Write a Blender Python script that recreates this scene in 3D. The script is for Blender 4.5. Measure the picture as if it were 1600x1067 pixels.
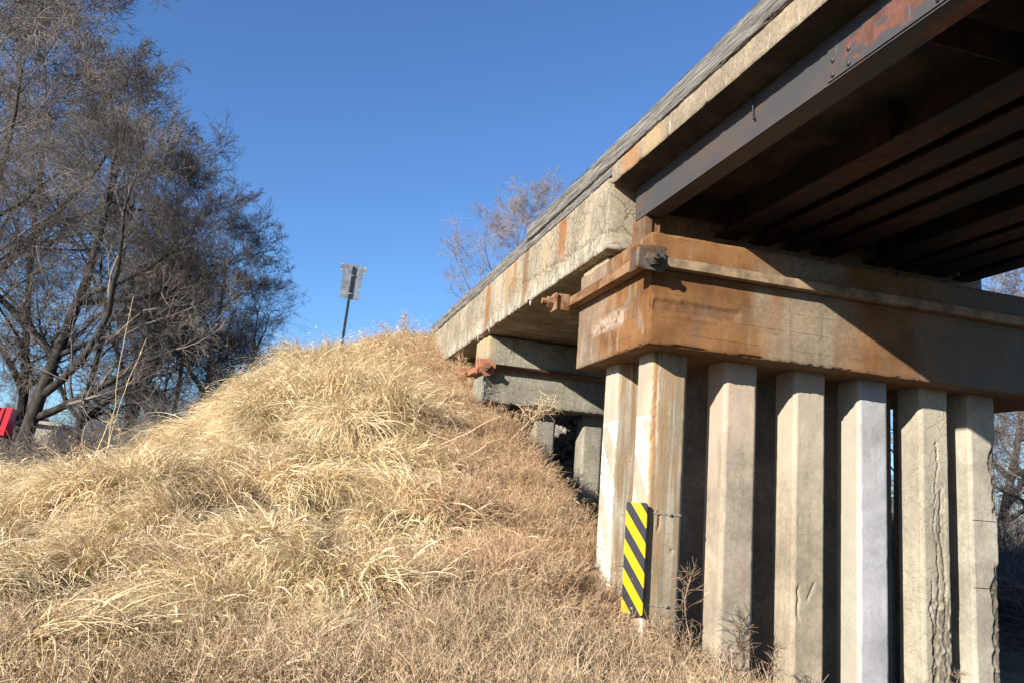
import bpy, math, random
import numpy as np
from mathutils import Matrix, Vector
for o in list(bpy.data.objects): bpy.data.objects.remove(o)
SC = bpy.context.scene
COL = SC.collection
random.seed(7); RNG = np.random.default_rng(7)

# ------------------------------------------------------------------ camera
CAM = np.array([-3.502, -7.513, -1.668])
YAW, PITCH, ROLL, FPX = map(float, (15.551, 10.932, 4.533, 1297.8))
def cam_axes():
    y, p, r = map(math.radians, (YAW, PITCH, ROLL))
    F = np.array([math.sin(y)*math.cos(p), math.cos(y)*math.cos(p), math.sin(p)])
    R = np.array([math.cos(y), -math.sin(y), 0.]); U = np.cross(R, F)
    return R*math.cos(r)+U*math.sin(r), -R*math.sin(r)+U*math.cos(r), F
R_, U_, F_ = cam_axes()
cd = bpy.data.cameras.new('camera'); cam = bpy.data.objects.new('camera', cd); COL.objects.link(cam)
m = Matrix.Identity(4)
for i in range(3):
    m[i][0] = R_[i]; m[i][1] = U_[i]; m[i][2] = -F_[i]; m[i][3] = CAM[i]
cam.matrix_world = m
cd.sensor_width = 36; cd.lens = 36*FPX/1600; cd.clip_start = .1; cd.clip_end = 3000
SC.camera = cam

# ------------------------------------------------------------------ light
SUN = Vector((1.0, .65, -.492)).normalized()          # direction the light travels
EL = math.asin(-SUN.z); AZ = math.atan2(-SUN.x, -SUN.y)
w = bpy.data.worlds.new('World'); SC.world = w; w.use_nodes = True
nt = w.node_tree; bg = nt.nodes['Background']
sky = nt.nodes.new('ShaderNodeTexSky'); sky.sky_type = 'NISHITA'; sky.sun_disc = False
sky.sun_elevation = EL; sky.sun_rotation = AZ
sky.altitude = 300; sky.air_density = 1.0; sky.dust_density = .25; sky.ozone_density = 2.6
wb = nt.nodes.new('ShaderNodeMix'); wb.data_type = 'RGBA'; wb.blend_type = 'MULTIPLY'; wb.inputs[0].default_value = 1; wb.inputs[7].default_value = (.76, 1.06, 1.42, 1)
nt.links.new(sky.outputs[0], wb.inputs[6]); nt.links.new(wb.outputs[2], bg.inputs[0]); bg.inputs[1].default_value = .068
sd = bpy.data.lights.new('sun', 'SUN'); sd.energy = 5.0; sd.angle = math.radians(.53); sd.color = (1, .95, .86)
so = bpy.data.objects.new('sun', sd); so.rotation_euler = SUN.to_track_quat('-Z', 'Y').to_euler(); so.location = (-30, -20, 20); COL.objects.link(so)
SC.view_settings.view_transform = 'Standard'; SC.view_settings.look = 'None'
SC.cycles.max_bounces = 5; SC.cycles.diffuse_bounces = 2; SC.cycles.transmission_bounces = 2; SC.cycles.glossy_bounces = 2
SC.view_settings.exposure = 1.02; SC.view_settings.gamma = 1; SC.view_settings.use_curve_mapping = False

# ------------------------------------------------------------------ numpy noise
def _h(ix, iy, iz, s):
    n = (ix*374761393 + iy*668265263 + iz*1274126177 + s*974634777) & 0xffffffff
    n = ((n ^ (n >> 13))*1103515245 + 12345) & 0xffffffff
    n = ((n ^ (n >> 15))*2246822519) & 0xffffffff
    return ((n ^ (n >> 16)) & 0xffff)/32767.5-1
def vn(x, y, z=0., s=0):
    x, y, z = np.broadcast_arrays(np.asarray(x, float), np.asarray(y, float), np.asarray(z, float))
    ix, iy, iz = [np.floor(a).astype(np.int64) for a in (x, y, z)]
    fx, fy, fz = x-ix, y-iy, z-iz
    fx, fy, fz = [a*a*(3-2*a) for a in (fx, fy, fz)]
    r = 0
    for a in (0, 1):
        for b in (0, 1):
            for c in (0, 1):
                r = r+_h(ix+a, iy+b, iz+c, s)*(fx if a else 1-fx)*(fy if b else 1-fy)*(fz if c else 1-fz)
    return r
def fbm(x, y, z=0., o=3, s=0):
    r = 0; a = 1.; t = 0
    for k in range(o):
        r = r+a*vn(np.asarray(x)*2**k, np.asarray(y)*2**k, np.asarray(z)*2**k, s+k); t += a; a *= .5
    return r/t
def ss(a, b, x):
    t = np.clip((x-a)/(b-a), 0, 1); return t*t*(3-2*t)

# ------------------------------------------------------------------ node helpers
class NM:
    def __init__(s, name):
        s.m = bpy.data.materials.new(name); s.m.use_nodes = True; s.t = s.m.node_tree; s.n = s.t.nodes; s.l = s.t.links
        s.b = s.n['Principled BSDF']; s.b.inputs['Specular IOR Level'].default_value = .3
        s._p = None
    def put(s, sock, v):
        if isinstance(v, bpy.types.NodeSocket): s.l.new(v, sock)
        else:
            if isinstance(v, tuple) and len(v) == 3 and sock.type == 'RGBA': v = (*v, 1)
            sock.default_value = v
    def pos(s):
        if s._p is None: s._p = s.n.new('ShaderNodeNewGeometry').outputs['Position']
        return s._p
    def obj(s): return s.n.new('ShaderNodeTexCoord').outputs['Object']
    def nrm(s): return s.n.new('ShaderNodeNewGeometry').outputs['Normal']
    def sep(s, v):
        n = s.n.new('ShaderNodeSeparateXYZ'); s.put(n.inputs[0], v); return n.outputs
    def comb(s, x, y, z):
        n = s.n.new('ShaderNodeCombineXYZ')
        for i, v in enumerate((x, y, z)): s.put(n.inputs[i], v)
        return n.outputs[0]
    def mul(s, v, sc):
        n = s.n.new('ShaderNodeMapping'); n.inputs['Scale'].default_value = sc; s.put(n.inputs[0], v); return n.outputs[0]
    def addv(s, a, b):
        n = s.n.new('ShaderNodeVectorMath'); n.operation = 'ADD'; s.put(n.inputs[0], a); s.put(n.inputs[1], b); return n.outputs[0]
    def scv(s, a, k):
        n = s.n.new('ShaderNodeVectorMath'); n.operation = 'SCALE'; s.put(n.inputs[0], a); s.put(n.inputs['Scale'], k); return n.outputs[0]
    def noise(s, v, sc, det=4, rough=.55, col=False):
        n = s.n.new('ShaderNodeTexNoise'); s.put(n.inputs['Vector'], v); n.inputs['Scale'].default_value = sc
        n.inputs['Detail'].default_value = det; n.inputs['Roughness'].default_value = rough
        return n.outputs['Color' if col else 'Fac']
    def vor(s, v, sc, feat='F1', rnd=1.):
        n = s.n.new('ShaderNodeTexVoronoi'); n.feature = feat; s.put(n.inputs['Vector'], v); n.inputs['Scale'].default_value = sc
        n.inputs['Randomness'].default_value = rnd
        return n.outputs['Distance']
    def mr(s, v, a, b, c=0., d=1.):
        n = s.n.new('ShaderNodeMapRange'); n.interpolation_type = 'SMOOTHSTEP'
        for i, q in enumerate((v, a, b, c, d)): s.put(n.inputs[i], q)
        return n.outputs[0]
    def mt(s, op, a, b=0.):
        n = s.n.new('ShaderNodeMath'); n.operation = op; s.put(n.inputs[0], a); s.put(n.inputs[1], b); return n.outputs[0]
    def mix(s, f, a, b, mode='MIX'):
        n = s.n.new('ShaderNodeMix'); n.data_type = 'RGBA'; n.blend_type = mode
        s.put(n.inputs[0], f); s.put(n.inputs[6], a); s.put(n.inputs[7], b); return n.outputs[2]
    def ramp(s, f, st):
        n = s.n.new('ShaderNodeValToRGB'); s.put(n.inputs[0], f); e = n.color_ramp.elements
        while len(e) < len(st): e.new(.5)
        for k, (p, c) in enumerate(st): e[k].position = p; e[k].color = (*c, 1) if not isinstance(c, float) else (c, c, c, 1)
        return n.outputs[0]
    def attr(s, name):
        n = s.n.new('ShaderNodeAttribute'); n.attribute_name = name; return n.outputs['Fac']
    def rand(s): return s.n.new('ShaderNodeObjectInfo').outputs['Random']
    def bump(s, h, st=.5, d=.01, prev=None):
        n = s.n.new('ShaderNodeBump'); n.inputs['Strength'].default_value = st; n.inputs['Distance'].default_value = d
        s.put(n.inputs['Height'], h)
        if prev is not None: s.l.new(prev, n.inputs['Normal'])
        return n.outputs[0]
    def out(s, col, rough=.9, bump=None, metal=0.):
        s.put(s.b.inputs['Base Color'], col); s.put(s.b.inputs['Roughness'], rough); s.put(s.b.inputs['Metallic'], metal)
        if bump is not None: s.l.new(bump, s.b.inputs['Normal'])
        return s.m
def gate(n, v, a, b, e):
    """1 between a and b with soft ends e"""
    return n.mt('MULTIPLY', n.mr(v, a-e, a+e), n.mr(v, b-e, b+e, 1., 0.))

def concrete(name, base, stains=None, pits=1., cracks=0., lines=0., drip=.5, grain=1., spk=.5):
    n = NM(name); p = n.pos()
    wv = n.addv(p, n.scv(n.noise(p, 3., 3, .6, True), .35))
    big = n.noise(p, 1.3, 6, .62)
    c = n.mix(n.mr(big, .3, .72), tuple(x*.6 for x in base), tuple(min(1, x*1.08) for x in base))
    dr = n.noise(n.mul(p, (7, 7, .55)), 1.6, 5, .6)
    c = n.mix(n.mt('MULTIPLY', n.mr(dr, .5, .78), drip), c, tuple(x*k for x, k in zip(base, (.5, .44, .36))))
    c = n.mix(n.mt('MULTIPLY', n.mr(n.noise(n.mul(p, (5, 5, .8)), 2.3, 4), .55, .75), .35*drip), c, tuple(min(1, x*1.35) for x in base))
    fine = n.noise(p, 60, 5, .7)
    c = n.mix(spk, c, n.mix(n.mr(fine, .3, .7), (.3, .29, .27), (.74, .74, .73)), 'OVERLAY')
    c = n.mix(spk, c, n.mix(n.mr(n.noise(p, 19, 6, .75), .32, .68), (.30, .28, .25), (.72, .72, .71)), 'OVERLAY')
    if stains: c = stains(n, c, p, wv)
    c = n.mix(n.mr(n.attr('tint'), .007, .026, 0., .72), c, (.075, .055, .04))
    h = n.mt('ADD', n.mt('MULTIPLY', n.noise(p, 14, 8, .72), .8), n.mt('MULTIPLY', fine, .35*grain))
    v = n.vor(p, 23.); pit = n.mt('MULTIPLY', n.mr(v, .09, .17, 1., 0.), n.mr(n.noise(p, 3.1, 2), .5, .62))
    c = n.mix(n.mt('MULTIPLY', pit, .55*pits), c, (.06, .05, .04))
    h = n.mt('SUBTRACT', h, n.mt('MULTIPLY', pit, 1.5*pits))
    if lines:
        z = n.mt('ADD', n.sep(p)[2], n.mt('MULTIPLY', n.mt('SUBTRACT', n.noise(p, 1.1, 3), .5), .03))
        q = n.mt('PINGPONG', n.mt('ADD', z, .06), .1)
        ln = n.mt('MULTIPLY', n.mr(q, .0, .006, 1., 0.), n.mr(n.noise(p, 1.7, 3), .42, .6))
        c = n.mix(n.mt('MULTIPLY', ln, .5*lines), c, (.07, .05, .035)); h = n.mt('SUBTRACT', h, n.mt('MULTIPLY', ln, .9*lines))
    if cracks:
        e = n.vor(wv, 3.4, 'DISTANCE_TO_EDGE'); e2 = n.vor(n.addv(wv, (3., 1., 7.)), 8., 'DISTANCE_TO_EDGE')
        k = n.mt('MULTIPLY', n.mr(e, .0, .03, 1., 0.), n.mr(n.noise(p, 1.6, 3), .36, .5))
        k2 = n.mt('MULTIPLY', n.mr(e2, .0, .06, 1., 0.), n.mr(n.noise(p, 2.2, 3), .46, .56))
        k = n.mt('MULTIPLY', n.mt('MAXIMUM', k, n.mt('MULTIPLY', k2, .8)), cracks)
        c = n.mix(n.mt('MULTIPLY', k, .8), c, (.06, .045, .03)); h = n.mt('SUBTRACT', h, n.mt('MULTIPLY', k, 2.0))
        halo = n.mt('MULTIPLY', n.mr(e, .0, .12, .3, 0.), cracks)
        c = n.mix(halo, c, (.22, .19, .14))
    return n.out(c, .92, n.bump(h, .75, .008))

def st_cap(n, c, p, wv):
    x, y, z = n.sep(p)
    nx = n.mt('ADD', x, n.mt('MULTIPLY', n.mt('SUBTRACT', n.noise(n.mul(p, (1.6, 1.6, .5)), 1.6, 5), .5), 1.3))
    o = n.noise(p, 2.4, 6, .6)
    orange = n.mix(n.mr(o, .3, .7), (.125, .051, .0145), (.235, .108, .038))
    front = n.ramp(n.mt('DIVIDE', nx, 6.), [(0., 1.), (.2, .95), (.26, .3), (.34, .12), (.38, .55), (.42, .95), (.56, .85), (.66, .1), (1., .0)])
    # the back part of the end face stays grey
    side = n.mr(n.mt('ADD', y, n.mt('MULTIPLY', n.mt('SUBTRACT', n.noise(p, 1.7, 4), .5), 2.2)), .9, 1.55, 1., .35)
    f = n.mt('MULTIPLY', n.mt('MULTIPLY', front, side), n.mr(n.noise(n.mul(p, (5, 5, 1.)), 1.2, 6, .65), .22, .46, .35, 1.))
    c = n.mix(f, c, orange)
    dk = n.mr(nx, 3.2, 4.0)
    c = n.mix(n.mt('MULTIPLY', dk, .75), c, (.13, .105, .085))
    pale = n.mt('MULTIPLY', n.mt('MULTIPLY', n.mr(x, .0, .06, 1., 0.), gate(n, y, .62, 1.55, .08)), gate(n, z, .33, .5, .04))
    pale = n.mt('MULTIPLY', pale, n.mr(n.noise(p, 9, 4), .36, .5))
    c = n.mix(n.mt('MULTIPLY', pale, .6), c, (.46, .37, .29))
    ch = n.mt('MULTIPLY', n.mr(x, .0, .06, 1., 0.), n.mr(n.noise(n.mul(p, (3, 3, 1.2)), 2.1, 5), .56, .68))
    c = n.mix(n.mt('MULTIPLY', ch, .45), c, (.33, .27, .21))
    rec = n.mt('MULTIPLY', n.mt('MULTIPLY', n.mr(n.mt('ABSOLUTE', y), .06, .03), n.mr(n.mt('ADD', x, n.mt('MULTIPLY', n.noise(p, 12, 4), .1)), 1.12, 1.05)), gate(n, n.mt('ADD', z, n.mt('MULTIPLY', n.noise(p, 10, 4), .02)), .352, .478, .005))
    c = n.mix(n.mt('MULTIPLY', rec, n.mr(n.noise(p, 45, 5, .8), .45, .62, 0., .55)), c, (.12, .065, .03))
    c = n.mix(n.mt('MULTIPLY', rec, n.mr(n.noise(p, 33, 5, .8), .58, .68, 0., .3)), c, (.5, .32, .17))
    bl = n.mt('MULTIPLY', n.mr(n.noise(n.mul(p, (1.3, 1.3, .6)), 2.3, 6, .65), .52, .66), .4)
    c = n.mix(bl, c, (.15, .10, .06))
    bot = n.mt('MULTIPLY', n.mr(z, .0, .03, 1., 0.), .6)
    return n.mix(bot, c, (.12, .065, .03))
def st_cap2(n, c, p, wv):
    x, y, z = n.sep(p)
    f = n.mt('MULTIPLY', gate(n, n.mt('ADD', x, n.mt('MULTIPLY', n.noise(n.mul(p, (1, 1, .3)), 4, 3), .12)), .02, .2, .05), n.mr(z, .7, 1.0))
    return n.mix(n.mt('MULTIPLY', f, .6), c, (.42, .30, .15))
def st_slab(n, c, p, wv):
    x, y, z = n.sep(p)
    wob = n.mt('MULTIPLY', n.mt('SUBTRACT', n.noise(n.mul(p, (1, 2, .8)), 2.5, 4), .5), .35)
    yy = n.mt('ADD', y, wob)
    brk = n.mr(n.noise(n.mul(p, (1, 14, .9)), 1.6, 7, .75), .3, .5, .55, 1.)
    c = n.mix(n.mt('MULTIPLY', n.mr(z, 1.3, 1.62, .55, 0.), n.mr(n.noise(n.mul(p, (1, 6, 1.5)), 1.5, 4), .42, .6)), c, (.56, .52, .43))
    for (yc, w_, z0, s_, col) in ((2.62, .17, 1.5, .9, (.27, .10, .026)), (4.24, .13, 1.28, .85, (.20, .095, .035)), (4.85, .12, 1.6, .75, (.28, .14, .04)),
                                  (5.2, .2, 1.5, .6, (.33, .19, .065)), (6.53, .17, 1.26, .9, (.28, .105, .03)), (3.3, .22, 1.5, .25, (.45, .3, .13)), (11.6, .3, 1.3, .4, (.4, .27, .12)),
                                  (.45, .22, 1.9, .8, (.33, .16, .06)), (-.1, .25, 1.9, .45, (.45, .29, .13)), (-4.2, .3, 1.9, .4, (.36, .22, .1))):
        f = n.mt('MULTIPLY', gate(n, yy, yc-w_*.9, yc+w_*.9, w_*.4), n.mr(z, z0-.15, z0+.25))
        f = n.mt('MULTIPLY', n.mt('MULTIPLY', f, brk), s_)
        c = n.mix(f, c, col)
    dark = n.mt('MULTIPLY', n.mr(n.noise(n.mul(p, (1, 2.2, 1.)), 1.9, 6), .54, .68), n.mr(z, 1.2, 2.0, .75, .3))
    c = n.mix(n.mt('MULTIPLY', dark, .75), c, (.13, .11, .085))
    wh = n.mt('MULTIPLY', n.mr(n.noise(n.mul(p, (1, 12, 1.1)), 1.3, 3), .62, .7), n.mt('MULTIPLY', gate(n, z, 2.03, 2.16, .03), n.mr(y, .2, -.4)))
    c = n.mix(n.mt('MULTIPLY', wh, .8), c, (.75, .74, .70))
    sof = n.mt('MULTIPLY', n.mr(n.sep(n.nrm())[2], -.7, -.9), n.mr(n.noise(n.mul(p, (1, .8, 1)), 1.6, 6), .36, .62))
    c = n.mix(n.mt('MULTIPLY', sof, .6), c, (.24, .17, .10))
    steel = n.mt('MULTIPLY', n.mr(n.sep(n.nrm())[2], -.7, -.9), n.mr(y, 1.0, .95))  # shade under the steel span, painted into the downward faces of its deck
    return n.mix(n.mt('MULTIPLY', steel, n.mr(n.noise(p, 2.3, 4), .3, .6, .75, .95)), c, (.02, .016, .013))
def st_pile(col, f0, white=False):
    def f(n, c, p, wv):
        x, y, z = n.sep(p)
        band = n.mr(n.mt('ADD', n.mt('MULTIPLY', z, .35), n.mt('MULTIPLY', n.noise(n.mul(p, (3, 3, .8)), 1.6, 5), 1.6)), .1, .75, .0, 1.)
        c = n.mix(n.mt('MULTIPLY', band, f0), c, col)
        if white:
            nx_ = n.sep(n.nrm())[0]
            d = n.mt('FRACT', n.mt('DIVIDE', n.mt('ADD', n.mt('SUBTRACT', z, n.mt('MULTIPLY', y, 1.3)), 8.0+white), .86))
            s_ = n.mt('MULTIPLY', n.mr(d, .38, .41), n.mr(d, .985, 1., 1., 0.))
            s_ = n.mt('MULTIPLY', s_, n.mt('MULTIPLY', n.mr(z, -.655, -.67, 0., 1.), n.mr(nx_, -.45, -.6)))
            top = n.mt('MULTIPLY', n.mt('MULTIPLY', n.mr(nx_, -.45, -.6), gate(n, z, -.72, -.66, .004)), .9)
            s_ = n.mt('MAXIMUM', s_, top)
            worn = n.mt('MULTIPLY', n.mr(n.noise(p, 24, 8, .78), .45, .53), n.mr(n.noise(p, 5, 3), .3, .45, .75, 1.))
            low = n.mr(z, -1.6, -2.7, 1., .5)
            c = n.mix(n.mt('MULTIPLY', n.mt('MULTIPLY', s_, worn), low), c, (.66, .63, .55))
            gx_ = gate(n, n.mt('ADD', x, n.mt('MULTIPLY', n.noise(n.mul(p, (3, 3, 1)), 3, 4), .06)), .26, .33, .03)
            ed = n.mt('MULTIPLY', n.mt('MULTIPLY', n.mt('MULTIPLY', n.mr(y, .9, .8), gx_), n.mr(nx_, -.95, -.8)), n.mr(z, -2.0, -1.2))
            c = n.mix(n.mt('MULTIPLY', ed, .8), c, (.40, .18, .06))
            e3 = n.mt('MULTIPLY', n.mr(n.noise(n.mul(p, (14, 14, .5)), 1.2, 5), .5, .6), n.mr(n.sep(n.nrm())[1], -.6, -.8))
            c = n.mix(n.mt('MULTIPLY', e3, .55), c, (.13, .12, .085))
            e2 = n.mt('MULTIPLY', n.mr(n.noise(n.mul(p, (9, 9, .7)), 1.5, 5), .42, .6), n.mr(n.sep(n.nrm())[1], -.6, -.8))
            c = n.mix(n.mt('MULTIPLY', e2, .75), c, (.27, .165, .075))
        return c
    return f
def flat(name, col, rough=.8, var=.25, sc=8., metal=0., bs=.3, bd=.004, stretch=(1, 1, 1)):
    n = NM(name); p = n.mul(n.pos(), stretch)
    a = n.noise(p, sc, 6, .65)
    c = n.mix(n.mr(a, .3, .7), tuple(x*(1-var) for x in col), tuple(min(1, x*(1+var)) for x in col))
    return n.out(c, rough, n.bump(n.noise(p, sc*6, 5, .65), bs, bd), metal)
def rusty(name, paint, rust, amt=.5, rough=.7, metal=.15):
    n = NM(name); p = n.pos()
    a = n.mt('ADD', n.noise(n.mul(p, (1, .35, 1)), 2.2, 7, .65), amt-.5)
    c = n.mix(n.mr(a, .46, .56), paint, n.mix(n.mr(n.noise(p, 9, 5), .3, .7), tuple(x*.55 for x in rust), rust))
    c = n.mix(n.mt('MULTIPLY', n.mr(n.noise(n.mul(p, (5, 5, .6)), 3, 4), .5, .7), .4), c, tuple(x*.5 for x in paint))
    return n.out(c, rough, n.bump(n.noise(p, 40, 6, .7), .5, .004), metal)

MT = {}
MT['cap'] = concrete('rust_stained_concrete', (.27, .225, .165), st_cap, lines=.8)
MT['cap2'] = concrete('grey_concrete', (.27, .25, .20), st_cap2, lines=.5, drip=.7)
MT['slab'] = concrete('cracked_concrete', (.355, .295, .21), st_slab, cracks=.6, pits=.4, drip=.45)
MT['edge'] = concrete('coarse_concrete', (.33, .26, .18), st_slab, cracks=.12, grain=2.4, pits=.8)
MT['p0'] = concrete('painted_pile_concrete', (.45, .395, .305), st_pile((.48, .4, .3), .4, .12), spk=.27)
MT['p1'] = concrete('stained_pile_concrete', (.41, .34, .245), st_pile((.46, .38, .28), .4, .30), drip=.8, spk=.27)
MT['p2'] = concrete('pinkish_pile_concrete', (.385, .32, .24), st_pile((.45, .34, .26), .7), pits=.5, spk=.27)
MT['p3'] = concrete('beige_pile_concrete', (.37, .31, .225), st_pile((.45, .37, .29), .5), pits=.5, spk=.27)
def st_p4(n, c, p, wv): return n.mix(n.mt('MULTIPLY', n.mr(n.sep(n.nrm())[1], -.75, -.5), .85), c, n.mix(n.noise(p, 6, 5), (.33, .285, .21), (.40, .35, .27)))
MT['p4'] = concrete('bluish_pile_concrete', (.39, .385, .39), st_p4, drip=.3, pits=.5, spk=.13)
MT['p5'] = concrete('cream_pile_concrete', (.39, .345, .26), st_pile((.42, .36, .28), .5), cracks=.25, spk=.27)
MT['p6'] = concrete('pale_pile_concrete', (.40, .36, .285), None, drip=.25, spk=.27)
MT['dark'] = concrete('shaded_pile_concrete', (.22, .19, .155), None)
n = NM('weathered_timber'); p = n.pos(); g = n.noise(n.mul(p, (22, 1.1, 22)), 2., 7, .7); g2 = n.noise(n.mul(p, (60, 2., 60)), 1., 4)
c = n.mix(n.mr(g, .35, .66), (.085, .075, .064), (.29, .262, .23)); c = n.mix(n.mr(g2, .5, .62, 0., .6), c, (.04, .035, .03))
MT['timber'] = n.out(c, .95, n.bump(n.mt('ADD', g, n.mt('MULTIPLY', g2, .5)), 1., .02))
MT['bar'] = rusty('rusty_bar_steel', (.26, .15, .08), (.20, .085, .035), .5, .8, 0.)
MT['barfront'] = flat('dusty_bar_steel', (.24, .165, .10), .85, .45, 5, 0)
MT['plate'] = rusty('grey_plate_steel', (.12, .11, .095), (.15, .085, .045), .5, .6, .3)
MT['bracket2'] = rusty('orange_rust_steel', (.34, .14, .075), (.42, .17, .085), .55, .85, 0.)
MT['rod2'] = rusty('brown_rod_steel', (.20, .10, .065), (.33, .15, .09), .5, .75, .1)
n = NM('girder_steel'); p = n.pos(); x, y, z = n.sep(p)
a = n.noise(n.mul(p, (1, .5, 1.3)), 2.1, 8, .62)
c = n.mix(n.mr(a, .42, .6), (.075, .07, .071), (.10, .076, .064))
red = n.mt('MULTIPLY', n.mr(n.mt('ADD', a, n.mt('MULTIPLY', n.noise(p, 14, 5), .12)), .53, .56), gate(n, y, -9., -2.75, .06))
c = n.mix(n.mt('MULTIPLY', red, .7), c, n.mix(n.mr(n.noise(p, 8, 5), .35, .65), (.13, .045, .026), (.23, .082, .05)))
c = n.mix(n.mt('MULTIPLY', n.mr(n.noise(n.mul(p, (2, 6, 1)), 4, 6, .7), .6, .7), n.mt('MULTIPLY', gate(n, y, -9, -2.6, .1), .5)), c, (.20, .21, .23))
MT['girder'] = n.out(c, .62, n.bump(n.noise(p, 30, 7, .7), .4, .004), .25)
MT['girder_in'] = rusty('rusty_shade_darkened_girder', (.028, .021, .018), (.07, .034, .02), .5, .8, .0)  # rusty inner girders, colour darkened to carry the shade below the deck
MT['bearing'] = rusty('brown_bearing_steel', (.13, .08, .05), (.19, .10, .05), .5, .8, 0.)
n = NM('hazard_stripes'); o = n.obj(); x, y, z = n.sep(o)
d = n.mt('FRACT', n.mt('DIVIDE', n.mt('ADD', n.mt('ADD', z, n.mt('MULTIPLY', x, 1.15)), 5.02), .288))
bl = n.mr(d, .495, .505)
yel = n.mix(n.mr(n.noise(o, 9, 4), .3, .7), (.78, .37, .008), (.88, .43, .012))
c = n.mix(bl, yel, (.035, .036, .04)); c = n.mix(n.mr(n.noise(o, 40, 5, .7), .63, .7, 0., .35), c, (.4, .36, .28))
bord = n.mt('GREATER_THAN', n.mt('ABSOLUTE', x), .139); c = n.mix(n.mt('MULTIPLY', bord, .8), c, (.55, .26, .02))
MT['hazard'] = n.out(c, .45)
MT['alu'] = flat('dull_aluminium', (.17, .19, .21), .6, .35, 7, .2)
MT['strap'] = flat('galvanised_strap', (.27, .24, .19), .7, .3, 9, .1)
MT['post'] = flat('dark_post_paint', (.022, .03, .028), .5, .5, 10, .3)
MT['bark'] = flat('grey_bark', (.045, .037, .031), .95, .6, 9, 0, 1., .02, (1, 1, .3))
n = NM('twig_bark'); p = n.pos(); r_ = n.rand()
c = n.mix(n.mr(n.noise(p, .7, 3), .35, .65), (.10, .083, .07), (.23, .19, .16)); MT['twig'] = n.out(c, .85)
n = NM('reddish_twig_bark'); p = n.pos(); c = n.mix(n.mr(n.noise(p, .7, 3), .35, .65), (.22, .175, .155), (.33, .265, .235)); MT['redtwig'] = n.out(c, .8)
n = NM('dead_leaf'); c = n.mix(n.attr('tint'), (.22, .13, .07), (.34, .22, .12)); MT['leaf'] = n.out(c, .8)
def grass_mat(name, stops, tr=.3, patch=((.9, .86, .8), (1.08, 1.04, 1.))):
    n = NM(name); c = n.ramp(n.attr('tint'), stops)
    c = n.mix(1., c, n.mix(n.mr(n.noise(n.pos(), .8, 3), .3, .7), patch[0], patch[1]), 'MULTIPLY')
    c = n.mix(1., c, n.mix(n.rand(), (.9, .88, .85), (1.1, 1.09, 1.08)), 'MULTIPLY')
    n.put(n.b.inputs['Base Color'], c); n.b.inputs['Roughness'].default_value = .6; n.b.inputs['Specular IOR Level'].default_value = .25
    if tr:
        t = n.n.new('ShaderNodeBsdfTranslucent'); n.put(t.inputs[0], c)
        mx = n.n.new('ShaderNodeMixShader'); mx.inputs[0].default_value = tr
        n.l.new(n.b.outputs[0], mx.inputs[1]); n.l.new(t.outputs[0], mx.inputs[2]); n.l.new(mx.outputs[0], n.n['Material Output'].inputs[0])
    return n.m
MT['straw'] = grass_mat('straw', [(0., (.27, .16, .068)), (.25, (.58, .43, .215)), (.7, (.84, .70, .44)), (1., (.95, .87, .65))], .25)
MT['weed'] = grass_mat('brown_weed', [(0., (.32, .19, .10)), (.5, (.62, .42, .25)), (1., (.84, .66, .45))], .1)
MT['greyweed'] = grass_mat('grey_weed', [(0., (.28, .18, .10)), (.5, (.58, .42, .26)), (1., (.84, .70, .50))], .1)
MT['darkweed'] = grass_mat('dark_weed', [(0., (.13, .09, .06)), (.5, (.24, .17, .115)), (1., (.36, .27, .19))], 0)
MT['greenish'] = grass_mat('greenish_grass', [(0., (.20, .22, .07)), (.5, (.38, .36, .15)), (1., (.55, .5, .28))], .3)
n = NM('soil_and_thatch'); p = n.pos()
c = n.mix(n.mr(n.noise(p, 9, 8, .7), .35, .65), (.055, .038, .024), (.20, .135, .078)); c = n.mix(n.mr(n.noise(p, .35, 4), .45, .6, 0., .6), c, (.28, .2, .12))
MT['ground'] = n.out(c, 1., n.bump(n.noise(p, 30, 8, .7), 1., .05))
MT['stone'] = flat('ballast_stone', (.42, .39, .36), .9, .4, 5, 0)
MT['riprap'] = flat('riprap_stone', (.22, .20, .175), .9, .4, 5, 0)
n = NM('red_metal_roof'); MT['red'] = n.out(n.mix(n.mr(n.noise(n.pos(), .8, 3), .3, .7), (.50, .02, .03), (.62, .035, .05)), .5)
MT['redrib'] = flat('dark_red_rib', (.16, .012, .018), .6, .2, 2); MT['tanwall'] = flat('tan_wall', (.42, .27, .15), .9, .15, 2)
MT['palewall'] = flat('pale_block_wall', (.36, .33, .28), .9, .2, 2)
MT['darkglass'] = flat('dark_glass', (.03, .03, .035), .2, .2, 2)
MT['bag'] = flat('white_plastic', (.72, .72, .72), .5, .15, 20)

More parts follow.
